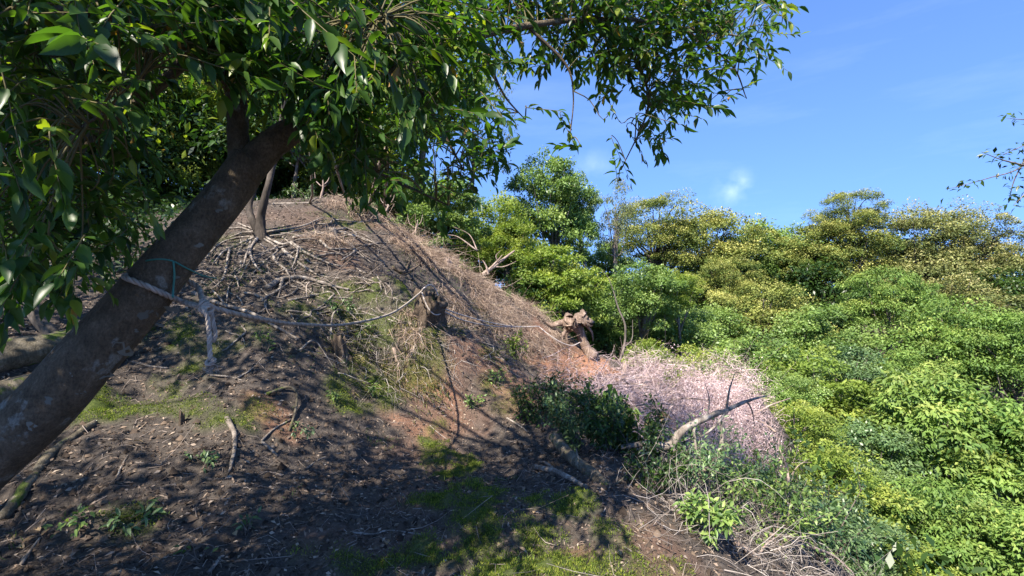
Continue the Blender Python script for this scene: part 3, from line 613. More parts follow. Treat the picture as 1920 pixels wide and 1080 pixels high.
# ------------------------------------------------------------------ the leaning tree with its overhanging leaves
BARK_NEAR = wood_mat('smooth_bark', [(.2, (.036, .027, .017)), (.42, (.074, .056, .036)), (.58, (.108, .083, .055)), (.8, (.18, .147, .105))], 16, .8, .85, .7, patch=(.17, .165, .14), patch_scale=8, patch_min=.61)
LICHEN = flat_mat('lichen', [(0, (.085, .085, .072)), (1, (.15, .152, .13))], .95)
L_NEAR = leaf_mat('leaf_glossy_evergreen', [(0, (.018, .042, .012)), (.45, (.035, .082, .018)), (.85, (.07, .13, .022)), (.97, (.17, .21, .025)), (1, (.30, .17, .05))], .43, .38, .35, (2.1, 2.2, .5))
LABEL_LT = 'thick evergreen tree leaning over the path with rope tied round its trunk'
tb = [np.array([-3.55, 1.55, .45]), np.array([-3.0, 1.68, .55])]+[at(*q) for q in ((-170,1010,1.82),(-60,890,1.88),(80,765,1.92),(160,675,1.95),(258,566,2.02),(338,470,2.08),(428,362,2.16),(470,300,2.2))]
LT_ROOT = empty('leaning_tree', (-3.55, 1.55, float(H(-3.55, 1.55))), LABEL_LT, 'tree')
mb = MB()
TR = [.29, .18, .128, .120, .114, .110, .104, .091, .083, .081]
TRUNK = tube(mb, tb, TR, 28, 12, 0, bump=.10)
limbs = []; SEPARATE = False
def limb(pts, radii, sides=10, world=False, bump=.12):
    p = [np.asarray(q, float) if world else at(*q) for q in pts]
    if SEPARATE:
        one = MB(); limbs.append(tube(one, p, radii, sides, 7, 0.03, bump=bump)); one.build('branch', BARK_NEAR, LT_ROOT)
    else: limbs.append(tube(mb, p, radii, sides, 7, 0.03, bump=bump))
    return limbs[-1]
limb([(452,330,2.2),(448,270,2.2),(440,170,2.2),(405,40,2.2),(350,-150,2.2),(250,-480,2.2)], [.06,.048,.043,.04,.036,.03], 14)
limb([(455,330,2.18),(495,285,2.22),(540,250,2.25),(600,215,2.3),(760,120,2.5),(950,55,2.8),(1150,35,3.1),(1300,55,3.3),(1400,70,3.4)], [.075,.07,.06,.044,.028,.019,.013,.009,.005], 14)
LT_TRUNK = mb.build('trunk', BARK_NEAR, LT_ROOT); SEPARATE = True
limb([(760,120,2.5),(815,220,2.6),(870,320,2.62)], [.018,.011,.004], 6)
limb([(600,215,2.3),(690,310,2.4),(840,385,2.5)], [.02,.012,.004], 6)
limb([(990,50,2.88),(1060,120,2.95),(1075,180,3.0),(1068,262,3.02)], [.012,.008,.005,.003], 5)
limb([(1120,38,3.05),(1190,110,3.15),(1215,200,3.2),(1165,318,3.22)], [.016,.011,.007,.003], 6)
limb([(1280,52,3.28),(1370,120,3.3),(1400,185,3.3)], [.01,.007,.003], 5)
limb([(900,70,2.7),(940,170,2.75),(985,225,2.8)], [.012,.007,.003], 5)
limb([(1150,35,3.1),(1250,-60,3.3),(1420,-40,3.5),(1470,30,3.5)], [.016,.012,.008,.003], 6)
limb([(440,170,2.2),(300,60,1.85),(120,20,1.55),(-20,30,1.4)], [.03,.02,.014,.006], 8)
limb([(405,40,2.2),(350,110,2.25),(270,185,2.32),(180,252,2.38),(90,300,2.4),(-40,312,2.4)], [.03,.028,.026,.024,.022,.018], 8)
limb([(180,252,2.38),(120,330,2.2),(90,430,2.0)], [.014,.009,.004], 6)
limb([(270,185,2.32),(200,120,2.1),(60,100,1.8)], [.016,.01,.005], 6)
limb([(300,60,1.85),(250,170,1.7),(150,240,1.6)], [.012,.008,.004], 6)
limb([(600,215,2.3),(640,90,2.1),(720,30,1.9)], [.02,.012,.005], 6)
top = at(350,-150,2.2)
OVER = [(-4.2,3.4,4.0),(-3.0,.4,4.1),(.2,3.2,4.3),(-1.0,.6,4.3),(-5.3,1.6,3.9),(-2.6,4.9,4.4),(-4.8,4.6,4.2),(-6.2,3.2,4.0),(-1.3,5.6,4.5)]
for e in OVER:
    e = np.array(e); s = top+(at(250,-480,2.2)-top)*RNG.random(); limb([s, s*.5+e*.5+[0, 0, .35], e], [.028,.016,.006], 7, True)

# gaps in the canopy where the photograph shows sun on the ground
LIT = [(G(*p)[:2], rx, ry) for p, rx, ry in (((320,782),.85,.30),((480,800),.5,.22),((735,795),.42,.2),((830,735),.75,.42),((1070,1050),.6,.4),((1230,1040),.4,.5),((1340,1000),.8,.9),((1450,1030),.7,.8),((1300,900),.5,.5),((690,550),.7,.4),((560,430),.8,.4))]
def shades_lit(P, ground=0.0):
    t = (P[2]-ground)/SUN[2]; q = P-SUN*t
    for _ in range(2): t = (P[2]-float(H0(q[0], q[1])))/SUN[2]; q = P-SUN*t
    return any(((q[0]-c[0])/(rx+.22))**2+((q[1]-c[1])/(ry+.2))**2 < 1.0 for c, rx, ry in LIT)
def inside(poly, x, y):
    r = False; j = len(poly)-1
    for i in range(len(poly)):
        xi, yi = poly[i]; xj, yj = poly[j]
        if (yi > y) != (yj > y) and x < (xj-xi)*(y-yi)/(yj-yi)+xi: r = not r
        j = i
    return r
skel = np.concatenate(limbs); sprays = []
def add_region(poly, n, d0, d1, leaf, skip=0.0):
    xs_ = [p[0] for p in poly]; ys_ = [p[1] for p in poly]; k = 0
    while k < n:
        x, y = random.uniform(min(xs_), max(xs_)), random.uniform(min(ys_), max(ys_))
        if not inside(poly, x, y): continue
        d = random.uniform(d0, d1) if not callable(d0) else d0(x, y)
        sprays.append((at(x, y, d), leaf*random.uniform(.8, 1.2))); k += 1
A = [(-60,-60),(700,-60),(720,140),(610,200),(470,150),(430,60),(330,110),(250,190),(300,330),(250,480),(130,520),(60,540),(-60,540)]
add_region(A, 400, 1.25, 2.8, .078)
add_region([(-60,-60),(420,-60),(400,60),(200,120),(60,260),(-60,280)], 60, 1.1, 1.7, .078)
add_region([(-40,330),(250,330),(230,480),(80,540),(-40,500)], 50, 1.6, 2.8, .078)
add_region([(560,250),(690,-40),(960,-40),(940,150),(945,290),(890,375),(800,395),(640,345)], 240, 1.9, 3.0, .076)
add_region([(890,-40),(1480,-40),(1462,70),(1400,140),(1360,165),(1280,225),(1225,285),(1185,290),(1135,190),(1060,120),(950,140)], 300, 2.7, 3.9, .078)
add_region([(1000,-40),(1300,-40),(1290,120),(1180,150),(1050,80)], 110, 2.8, 3.6, .075)
for q in ((1062,240,3.0),(1066,275,3.02),(1082,268,3.02),(940,262,2.75),(1005,225,2.8),(1020,205,2.8),(985,190,2.8),(1165,300,3.2),(1225,280,3.2),(1155,318,3.22),(1385,172,3.3),(1440,110,3.4),(925,300,2.65),(905,335,2.6)): sprays.append((at(*q), .08))
add_region([(540,120),(800,20),(830,200),(660,310),(585,270),(560,200)], 110, 1.7, 2.2, .085)
add_region([(300,-30),(540,-30),(560,150),(480,175),(400,140),(330,80)], 90, 1.5, 2.1, .085)
add_region([(600,-40),(1000,-40),(960,110),(760,160)], 80, 2.0, 2.7, .082)
n_vis = len(sprays)
# the rest of the canopy, over and behind the viewer, that shades the path
k = 0
while k < 2600:
    p = np.array([random.uniform(-7.2, .6), random.uniform(-1.2, 6.6), random.uniform(3.3, 5.0)])
    if ((p[0]+3.2)/4.2)**2+((p[1]-2.6)/4.2)**2 > 1: continue
    q = project(p)
    if p[1] > .3 and q[1] > -30-.02*0 and -30 < q[0] < 1950: 
        if not (q[0] < 900 and q[1] < 250 and random.random() < .55): continue
    sprays.append((p, .12)); k += 1
for k in range(420):  # unseen sprays added sunward of the trunk to keep it in shade
    p = TRUNK[random.randint(len(TRUNK)//4, len(TRUNK)-1)]+SUN*random.uniform(1.5, 2.6)+RNG.normal(0, .22, 3); q = project(p)
    if p[1] < .3 or q[1] < -30 or q[0] < -30: sprays.append((p, .11))
LP, LA, LN, LL, LTn, near = [], [], [], [], [], []
mbt = MB()
for si, (P, lf) in enumerate(sprays):
    vis = si < n_vis
    lit = shades_lit(P)
    if lit and (not vis or random.random() < .6): continue
    dk = ((skel-P)**2).sum(1)*(1+.5*RNG.random(len(skel))); o = skel[np.argmin(dk)]
    out_ = unit(P-o+RNG.normal(0, .12, 3)); dr = unit(out_*.8+np.array([.15, 0, -.28])+RNG.normal(0, .38, 3))
    Lt = random.uniform(.2, .36); s = P-dr*Lt*.5; e = P+dr*Lt*.5
    if vis:
        dist = np.linalg.norm(s-o)
        if dist < .42: tube(mbt, [o, o*.45+s*.55+np.array([0, 0, .04]), s, P, e], [.0045, .0035, .0025, .002, .001], 4, 3, cap=False)
        else: tube(mbt, [s, P, e], [.0025, .002, .001], 4, 3, cap=False)
    nl = random.randint(9, 13) if vis else random.randint(10, 14)
    ts = np.linspace(.05, 1, nl) if vis else RNG.random(nl)
    side = unit(np.cross(dr, [0, 0, 1])+RNG.normal(0, .3, 3)); young = random.random() < .13
    for i, t in enumerate(ts):
        base = s+(e-s)*t if vis else P+RNG.normal(0, .2, 3)
        a = unit(dr*(.35+.7*t)+side*(1 if i % 2 else -1)*(.95-.5*t)+np.array([0, 0, -.22])+RNG.normal(0, .28, 3))
        nn = unit(np.cross(a, np.cross([0, 0, 1.], a))+RNG.normal(0, .38, 3))
        l = lf*random.uniform(.55, 1.2)
        LP.append(base); LA.append(a); LN.append(nn); LL.append(l); near.append(l/max(base[1], .4) if vis else 0)
        LTn.append(min(.955, max(0, random.gauss(.45, .22)+(.4 if young else 0))) if random.random() > .008 else 1.0)
tag(mbt.build('twig_mass', flat_mat('green_twig', [(0, (.06, .05, .025)), (1, (.14, .12, .05))], .6), LT_ROOT), kind='stuff')
LP, LA, LN, LL, LTn, near = map(np.array, (LP, LA, LN, LL, LTn, near))
pj = project(LP); inview = (pj[:, 0] > 0) & (pj[:, 0] < 1920) & (pj[:, 1] > 0) & (pj[:, 1] < 1080) & (LP[:, 1] > .3)
order = np.argsort(-near*inview)[:300]; single = np.zeros(len(LP), bool); single[order] = True
tmpl = []
for v in range(8):
    mb = MB(); leaves(mb, np.zeros((1, 3)), np.array([[1., 0, 0]]), np.array([[0, 0, 1.]]), 1.0, random.uniform(.34, .42), 'fine', np.array([v/7.5])); tmpl.append(mb.mesh('leaf', L_NEAR))
for i in order:
    a = unit(LA[i]); n_ = unit(LN[i]-a*np.dot(LN[i], a)); b_ = np.cross(n_, a)
    o = bpy.data.objects.new('leaf', tmpl[int(LTn[i]*7.49)]); COL.objects.link(o)
    M = Matrix(((a[0], b_[0], n_[0], LP[i][0]), (a[1], b_[1], n_[1], LP[i][1]), (a[2], b_[2], n_[2], LP[i][2]), (0, 0, 0, 1)))
    o.parent = LT_ROOT; o.matrix_parent_inverse = Matrix.Translation(-LT_ROOT.location); o.matrix_basis = M @ Matrix.Scale(LL[i], 4)
mb = MB(); r_ = ~single & (near > 0); leaves(mb, LP[r_], LA[r_], LN[r_], LL[r_], LL[r_]*RNG.uniform(.3, .46, r_.sum()), 'fine', LTn[r_])
r_ = near == 0; leaves(mb, LP[r_], LA[r_], LN[r_], LL[r_], LL[r_]*.42, 'mid', LTn[r_])
tag(mb.build('foliage', L_NEAR, LT_ROOT), kind='stuff')

# ------------------------------------------------------------------ ropes
ROPE = flat_mat('grey_rope', [(0, (.15, .125, .10)), (.5, (.30, .255, .215)), (1, (.44, .38, .32))], .9)
ROPE_PALE = flat_mat('pale_rope', [(0, (.30, .26, .235)), (1, (.55, .49, .45))], .9)
CORD = flat_mat('green_cord', [(0, (.02, .11, .09)), (1, (.04, .20, .16))], .5, .4)
def rope(mb, pts, r, pitch=None, per=10, sides=6, taper=None):
    p = smooth_path(pts, per); L = np.r_[0, np.cumsum(np.linalg.norm(np.diff(p, axis=0), axis=1))]
    pitch = pitch or r*6.5; n = int(L[-1]/pitch*9)+4; s = np.linspace(0, L[-1], n)
    q = np.stack([np.interp(s, L, p[:, k]) for k in range(3)], -1); T, U, W = frames(q)
    for k in range(3):
        a = s/pitch*2*np.pi+k*2*np.pi/3
        tube(mb, q+(U*np.cos(a)[:, None]+W*np.sin(a)[:, None])*r*.52, [r*.56]*2, sides, smooth=False, tint=.35+.2*k)
def around(c, ax, r, a0, a1, n=14, tilt=None, off=0.0):
    """points of a turn round the trunk"""
    ax = unit(ax); u = unit(np.cross(ax, [0, 1, 0])); w = np.cross(ax, u); a = np.linspace(a0, a1, n)
    return c+(np.cos(a)[:, None]*u+np.sin(a)[:, None]*w)*r+ax*np.linspace(0, off, n)[:, None]
KN = at(383, 574, 1.93)
def trunk_at(px, py):
    q = project(TRUNK); i = np.argmin(((q-[px, py])**2).sum(1)); return TRUNK[i], unit(TRUNK[min(i+1, len(TRUNK)-1)]-TRUNK[max(i-1, 0)]), i
# the loop lies in a plane that crosses the trunk: front from upper left to the knot at lower right
def front(px, py, lift=.013):
    """the near face of the trunk under this place of the photograph"""
    o = CAM; d = unit(np.array([(px-960)/F, 1, (540-py)/F])); best = None
    rr = np.interp(np.linspace(0, 1, len(TRUNK)), np.linspace(0, 1, len(TR)), TR)
    for t in np.linspace(1.2, 3.2, 900):
        x = o+d*t; dd = np.linalg.norm(TRUNK-x, axis=1); i = int(np.argmin(dd-rr))
        if dd[i] < rr[i]+lift: return x
        if best is None or dd[i]-rr[i] < best[0]: best = (dd[i]-rr[i], x)
    return best[1]
for (lx, ly, ls) in ((276,590,13),(233,656,14),(185,697,17),(389,372,6),(322,580,9),(93,751,8),(135,700,6),(374,460,6),(300,610,5),(210,640,5),(150,735,7),(255,620,4),(410,395,5),(60,800,9),(330,520,5)):
    ang = np.linspace(0, 6.283, 11)[:-1]; ph = RNG.random()*6; rad = ls*(1+.35*np.sin(ang*2+ph)+RNG.normal(0, .18, 10))
    pp = np.array([front(lx, ly, .0015)]+[front(lx+1.35*r_*math.cos(a_)-.3*r_*math.sin(a_), ly+.7*r_*math.sin(a_)+.35*r_*math.cos(a_), .0015) for a_, r_ in zip(ang, rad)])
    mb = MB(); mb.add(pp, np.array([[0, 1+(k+1) % 10, 1+k] for k in range(10)]), RNG.random()); mb.build('lichen_patch', LICHEN, LT_TRUNK)
RL = empty('tied_rope', KN, 'twisted grey rope knotted round the leaning trunk and running to the hollow stump', 'rope')
fr = [front(x, y, .011) for x, y in ((236,521),(262,531),(290,543),(318,556),(345,567))]
ta, tx, _ = trunk_at(300, 545)
back = [fr[0]+np.array([-.035, .06, .012]), ta+np.array([-.10, .16, .07]), ta+np.array([.05, .20, .0]), ta+np.array([.14, .11, -.06])]
mb = MB(); rope(mb, [KN+np.array([-.005, .04, .0])]+back[::-1]+fr+[KN+np.array([-.02, -.005, .0])], .0118)
mb.build('loop', ROPE, RL)
mb = MB()
for k in range(3):
    c = KN+np.array([.012*k-.01, .0, .006-.01*k]); a = np.linspace(0, 2*np.pi*1.05, 12)
    u = unit(np.array([.35, -.2+.4*k, .9])); v = unit(np.cross(u, [1, .3, .2*k]))
    rope(mb, c+np.cos(a)[:, None]*u*.02+np.sin(a)[:, None]*v*.016, .0105, per=4)
mb.build('knot', ROPE, RL)
mb = MB(); rope(mb, [KN+[0, -.02, 0], at(388,592,1.9), at(392,625,1.9), at(393,655,1.9), at(395,675,1.9)], .0092)
rope(mb, [KN+[.015, .02, 0], at(399,600,1.95), at(404,625,1.95), at(400,640,1.95), at(394,630,1.94)], .008)
mb.build('tail', ROPE, RL)
mb = MB(); c = at(395, 678, 1.9)
for k in range(3): rope(mb, c+np.array([[.014*math.cos(a+k), .012*math.sin(a), .010*math.sin(a+k*2)-.004*k] for a in np.linspace(0, 6.6, 10)]), .0075, per=3)
fz = np.tile(c+[0, 0, -.012], (60, 1)); twigs(mb, fz+RNG.normal(0, .006, (60, 3)), RNG.normal(0, .4, (60, 3))+[0, 0, -.9], RNG.uniform(.02, .04, 60), np.full(60, .0014), .5, 3)
mb.build('frayed_end', ROPE, RL)
ST = G(800, 592); ST_D = ST[1]
mb = MB(); rope(mb, [KN+[.01, 0, 0], at(440,588,2.1), at(500,600,2.5), at(560,608,3.0), at(650,608,3.9), at(735,587,4.9), at(783,553,ST_D-.35), at(794,541,ST_D-.2)], .0115, sides=5)
mb.build('line', ROPE, RL)
GC = empty('green_cord', front(325, 490), 'thin green cord tied round the leaning trunk and looped to the rope', 'cord')
mb = MB(); gp = [front(x, y, .004) for x, y in ((274,489),(300,486),(325,490),(350,503),(381,517))]; gp = [gp[0]+[-.02, .06, 0]]+gp+[gp[-1]+[.015, .07, -.01]]
tube(mb, gp, [.0035]*2, 6, 6)
mb.build('turn', CORD, GC)
mb = MB(); tube(mb, [front(325,490,.006), front(327,515,.008), front(325,540,.012), front(324,558,.035)], [.0042]*2, 6, 6); mb.build('drop', CORD, GC)

# ------------------------------------------------------------------ stumps
DEAD = wood_mat('dead_wood', [(.25, (.03, .022, .016)), (.5, (.085, .062, .045)), (.75, (.20, .155, .115))], 14, .9, .9, .12, patch=(.07, .085, .03), patch_scale=6, patch_min=.58)
DEAD_PALE = wood_mat('weathered_wood', [(.25, (.10, .072, .056)), (.5, (.27, .20, .165)), (.75, (.50, .41, .35))], 12, .9, .9, .15)
ROOTW = wood_mat('root_bark', [(.25, (.06, .048, .04)), (.5, (.19, .16, .135)), (.75, (.46, .41, .36))], 16, .7, .9, .2)
ROOT_MOSSY = wood_mat('mossy_root_bark', [(.25, (.04, .034, .025)), (.5, (.105, .088, .062)), (.75, (.23, .20, .155))], 14, .7, .9, .3, patch=(.075, .10, .02), patch_scale=7, patch_min=.54)
def hollow(base, ax, R0, h, seed, mat, parent, hole=.62, deep=.24, jagged=.07, name='stump_wood', flare=1.45):
    """a broken stump: fluted bark, ragged rim, rotted core"""
    ax = unit(np.asarray(ax, float)); u = unit(np.cross(ax, [0, 1, .2])); w = np.cross(ax, u); n = 30; a = np.linspace(0, 2*np.pi, n, endpoint=False)
    jag = jagged*fbm(np.cos(a)*3+seed, np.sin(a)*3, 3, .8)*2+jagged*.9*np.cos(a-1.2); rings = []
    for k, (t, s) in enumerate(((-.5, flare*1.15), (-.1, flare), (.12, 1.12), (.4, 1.0), (.75, .96), (1, .93))):
        rr = R0*s*(1+.22*fbm(np.cos(a)*2.2+t+seed, np.sin(a)*2.2, 3)+.07*np.cos(6*a+seed)+.05*RNG.normal(size=n))
        rings.append(base+np.outer(t*h+jag*max(0, t)**2, ax)+np.cos(a)[:, None]*u*rr[:, None]+np.sin(a)[:, None]*w*rr[:, None])
    rim = rings[-1]; c = rim.mean(0); rings += [c+(rim-c)*(hole+.12)-ax*.01, c+(rim-c)*hole-ax*deep*.4, c+(rim-c)*hole*.5-ax*deep]
    mb = MB(); V = np.concatenate(rings); i = np.arange(len(rings)-1)[:, None]*n; j = np.arange(n)[None, :]; kx = (j+1) % n
    mb.add(V, [np.stack([i+j, i+kx, i+n+kx, i+n+j], -1).reshape(-1, 4), np.arange(len(V)-n, len(V))[None, :]]); return mb.build(name, mat, parent, smooth=False)
S0 = empty('hollow_stump', ST, 'hollow mossy cut stump leaning out of the bank with rope looped over it', 'stump')
hollow(ST+[0, 0, -.02], (.42, -.5, .75), .185, .34, 3, DEAD, S0, .6, .22)
for q, r in (([(833,572,ST_D-.10),(820,574,ST_D-.24),(806,586,ST_D-.24),(796,598,ST_D-.12)], .045), ([(786,545,ST_D-.05),(780,575,ST_D-.1),(772,600,ST_D-.05)], .05)):
    mb = MB(); tube(mb, [at(*p) for p in q], [r, r*1.1, r, r*.6], 6, 4, .2, bump=.6); mb.build('split_slab', DEAD, S0, smooth=False)
R2 = empty('stump_rope', at(794,541,ST_D-.2), 'pale rope looped over the hollow stump', 'rope')
mb = MB(); rope(mb, [at(794,541,ST_D-.2), at(806,534,ST_D-.1), at(816,542,ST_D+.1), at(826,566,ST_D+.15), at(832,580,ST_D+.05)], .0105, sides=4)
rope(mb, [at(791,548,ST_D-.28), at(798,568,ST_D-.3), at(806,582,ST_D-.3), at(816,590,ST_D-.26), at(826,588,ST_D-.15), at(832,580,ST_D-.05)], .009, sides=4); mb.build('loop', ROPE_PALE, R2)
R3 = empty('far_rope', at(832,580,ST_D), 'doubled pale rope stretched from the hollow stump to the dry bracken bank', 'rope')
for dy, sag in ((0, 0), (5, 4)):
    mb = MB(); rope(mb, [at(832,579+dy,ST_D), at(870,592+dy+sag,ST_D+.8), at(920,605+dy*.4+sag,ST_D+1.9), at(965,612+sag*.3,ST_D+2.7), at(1012,612,ST_D+3.2)], .010, sides=4); mb.build('strand', ROPE_PALE, R3)
R4 = empty('anchor_rope', at(1012,612,9.3), 'slack pale rope dropping over red earth to the upturned root stump', 'rope')
mb = MB(); rope(mb, [at(1010,612,ST_D+3.2), at(1030,628,9.5), at(1052,642,9.6), at(1072,648,9.8), at(1088,642,10.0)], .011, sides=4); mb.build('strand', ROPE_PALE, R4)
UP = np.array(G(1098, 660)); dU = 10.2
STUMPW = wood_mat('torn_stump_wood', [(.25, (.06, .040, .030)), (.5, (.19, .135, .105)), (.75, (.42, .32, .26))], 18, 1.0, .9, .3)
U0 = empty('upturned_stump', at(1098,658,dU), 'upturned tree stump of pale torn wood with jutting root plate', 'stump')
mb = MB(); tube(mb, [at(1112,668,dU), at(1102,655,dU), at(1094,640,dU), at(1088,622,dU), at(1082,612,dU)], [.15,.105,.09,.10,.13], 12, 5, .08, bump=.35); mb.build('leaning_bole', STUMPW, U0)
def block(outline, d, depth, name, mat, parent, grooves=7):
    """a torn block of wood: ragged outline, ridged front, real depth"""
    o = np.array([at(x, y, d) for x, y in outline]); o = smooth_path(np.vstack([o, o[:1]]), 4)[:-1]; c = o.mean(0); n = len(o); L = []
    for t, s in ((-.5, .45), (-.42, .8), (-.1, 1.0), (.25, .97), (.5, .7)):
        q = c+(o-c)*s; q = q+[0, t*depth, 0]+RNG.normal(0, .022, (n, 3)); q[:, 2] += .03*np.sin(np.arange(n)*2.4)*s; L.append(q)
    V = np.concatenate(L); i = np.arange(len(L)-1)[:, None]*n; j = np.arange(n)[None, :]; k = (j+1) % n
    mb = MB(); mb.add(V, [np.stack([i+j, i+n+j, i+n+k, i+k], -1).reshape(-1, 4), np.arange(n)[None, :], np.arange(len(V)-n, len(V))[None, ::-1]]); return mb.build(name, mat, parent, smooth=False)
block([(1061,586),(1068,594),(1082,591),(1097,582),(1098,592),(1110,604),(1113,609),(1100,612),(1086,607),(1076,613),(1068,620),(1060,616),(1056,602)], dU, .55, 'root_plate', STUMPW, U0)
for pts, rad in (([(1066,604,dU+.1),(1050,606,dU),(1036,610,dU),(1024,604,dU)],[.09,.06,.05,.02]), ([(1064,612,dU),(1058,624,dU),(1050,636,dU)],[.07,.05,.02]), ([(1070,615,dU),(1062,630,dU),(1066,645,dU)],[.05,.035,.015]), ([(1100,610,dU),(1110,625,dU+.1),(1112,640,dU+.1)],[.04,.025,.008])):
    mb = MB(); tube(mb, [at(*q) for q in pts], rad, 7, 5, .15, bump=.4); mb.build('torn_root', STUMPW, U0)
def stub(px, py, r, h, label, mat=None, lean=(0, 0)):
    g = G(px, py, -.02); o = empty('cut_stub', g, label, 'stump'); hollow(g, (lean[0], lean[1]-.15, 1), r, h, px, mat or DEAD, o, .7, h*.4, h*.22, 'stub_wood')
stub(341, 795, .020, .12, 'small dark cut stub standing in the sunlit moss patch', DEAD, (.1, 0))
stub(640, 665, .075, .22, 'dark broken stump in the bank below the sagging rope', DEAD, (-.1, .0))
stub(840, 500, .07, .16, 'small sunlit stub among dry bracken near the ridge crest', DEAD_PALE)
stub(625, 440, .06, .12, 'grey stub amid the tangled roots on the upper hill', ROOTW)
stub(1168, 712, .045, .30, 'pale broken stub rising from pink brush beside the red earth', DEAD_PALE, (.1, 0))
# ------------------------------------------------------------------ sticks and bare roots lying on the ground
def stick(name, pts, r0, r1, label, cat, mat, lift=0.5, sides=7, group=None, side=(), arch=None):
    P = [G(x, y) for x, y in pts]; n = len(P)
    P = [p+[0, 0, r0*lift+(arch[i] if arch else 0)] for i, p in enumerate(P)]
    mb = MB(); q = tube(mb, P, [r0, (r0+r1)*.5, r1], sides, 6, .12, bump=.25)
    if side:
        o = empty(name, P[0], label, cat, group); sm_ = mb.build('stem', mat, o)
        for (k, x, y, rr) in side:
            b = MB(); e = G(x, y)+[0, 0, rr]; s = P[k]; tube(b, [s, s*.5+e*.5+[0, 0, .03], e], [rr*1.3, rr, rr*.4], 6, 5, .15); b.build('side_branch', mat, sm_)
        return o
    o = mb.build(name, mat); return tag(o, label, cat, group)
SG = 'sticks lying on the path'; RG = 'bare roots crossing the slope'
stick('bare_root', [(5,975),(50,915),(95,855),(150,815),(178,795)], .036, .02, 'mossy thick bare root running beside the foot of the leaning trunk', 'root', ROOT_MOSSY, .4, 9, RG)
stick('bare_root', [(425,788),(438,812),(441,838),(434,872),(431,888)], .022, .010, 'curved pale bare root hooking down beside the sunlit moss', 'root', ROOTW, .8, 8, RG)
stick('bare_root', [(500,742),(540,735),(557,752),(553,780),(542,812)], .016, .010, 'looping mossy bare root beyond the curved pale one', 'root', ROOT_MOSSY, 1, 7, RG, arch=[0, .03, .05, .02, 0])
stick('fallen_stick', [(490,828),(515,805),(545,788)], .010, .006, 'straight grey stick pointing at the looping root', 'stick', ROOTW, .7, 6, SG)
stick('fallen_stick', [(490,830),(508,845),(520,858)], .014, .010, 'short thick pale stick piece below the straight grey one', 'stick', ROOTW, .7, 6, SG)
stick('fallen_stick', [(575,880),(600,862),(640,850)], .009, .005, 'thin bent stick on the path between looping root and moss strip', 'stick', ROOTW, .7, 6, SG)
stick('fallen_stick', [(1003,880),(1040,888),(1075,905),(1100,920)], .026, .016, 'broken knobbly grey branch lying at the path edge', 'branch', ROOTW, .8, 8, SG, side=[(1, 1010, 868, .012)])
stick('fallen_stick', [(945,1010),(990,1022),(1050,1030)], .010, .006, 'thin dark stick on the sunlit moss near the bottom edge', 'stick', ROOT_MOSSY, .6, 6, SG)
stick('fallen_stick', [(950,785),(975,800),(990,812)], .012, .007, 'pale stick at the rim of the path above the dark shrub', 'stick', ROOTW, .8, 6, SG)
stick('fallen_stick', [(248,680),(280,688),(315,692)], .012, .010, 'short smooth stick on moss behind the leaning trunk', 'stick', ROOTW, .8, 6, SG)
stick('fallen_stick', [(395,705),(430,708),(455,715)], .010, .005, 'thin stick beneath the frayed rope end', 'stick', ROOTW, .8, 6, SG)
stick('fallen_stick', [(440,712),(470,695),(492,672)], .009, .005, 'thin bent stick slanting uphill from the frayed rope end', 'stick', ROOTW, .8, 6, SG)
stick('fallen_stick', [(150,990),(200,975),(260,968),(310,965)], .010, .006, 'long thin root-like stick in shaded litter at the lower corner', 'stick', ROOT_MOSSY, .6, 6, SG)
stick('fallen_stick', [(40,1060),(60,1030),(75,1010)], .009, .005, 'thin curved stick in the extreme lower corner', 'stick', ROOTW, .7, 6, SG)
stick('fallen_stick', [(220,895),(228,875),(240,855)], .007, .004, 'short upright-looking twig in dark litter below the lit moss', 'stick', ROOTW, .9, 5, SG)
stick('fallen_stick', [(390,1078),(405,1060),(412,1048)], .012, .008, 'pale stick end cut by the bottom edge', 'stick', ROOTW, .8, 6, SG)
stick('fallen_stick', [(660,1000),(700,1003),(730,996),(800,1005)], .008, .004, 'faint thin twig lying across the lower path', 'stick', ROOTW, .6, 6, SG)
stick('fallen_stick', [(450,740),(500,748),(530,752)], .008, .005, 'dark straight twig just uphill of the looping root', 'stick', ROOT_MOSSY, .6, 5, SG)
stick('bare_root', [(362,552),(410,572),(470,590),(520,618),(560,640)], .024, .012, 'long pale root descending behind the rope knot', 'root', ROOTW, .9, 8, RG)
stick('bare_root', [(378,530),(400,548),(422,572)], .016, .010, 'short root emerging just behind the leaning trunk above the rope', 'root', ROOTW, .9, 7, RG)
stick('bare_root', [(500,545),(530,528),(570,526),(620,540),(655,548)], .036, .014, 'forked weathered root like a bleached claw on the mid bank', 'root', ROOTW, 1, 8, RG, side=[(1, 522, 560, .018), (1, 505, 535, .014), (3, 640, 560, .010)])
stick('bare_root', [(512,482),(518,495),(535,508),(545,525)], .022, .012, 'short hooked root above the bleached claw root', 'root', ROOTW, 1, 7, RG)
stick('bare_root', [(540,565),(580,558),(620,548)], .014, .008, 'slim straight root under the bleached claw root', 'root', ROOTW, .9, 6, RG)
stick('bare_root', [(735,505),(760,515),(790,498)], .035, .014, 'dark bowed root in the shaded upper slope', 'root', DEAD, 1, 7, RG, side=[(1, 770, 490, .015)])
stick('bare_root', [(620,640),(625,605),(650,600),(680,612)], .012, .007, 'arched pale root below the sagging rope', 'root', ROOTW, 1, 6, RG, arch=[0, .10, .10, 0])
stick('bare_root', [(560,660),(590,650),(625,690)], .013, .007, 'thin pale root dangling over the dark lower bank', 'root', ROOTW, 1, 6, RG, arch=[0, .05, 0])
stick('bare_root', [(738,655),(748,690),(765,720)], .020, .012, 'thick straight root showing pale in the cut bank under the hollow stump', 'root', DEAD_PALE, .9, 7, RG)
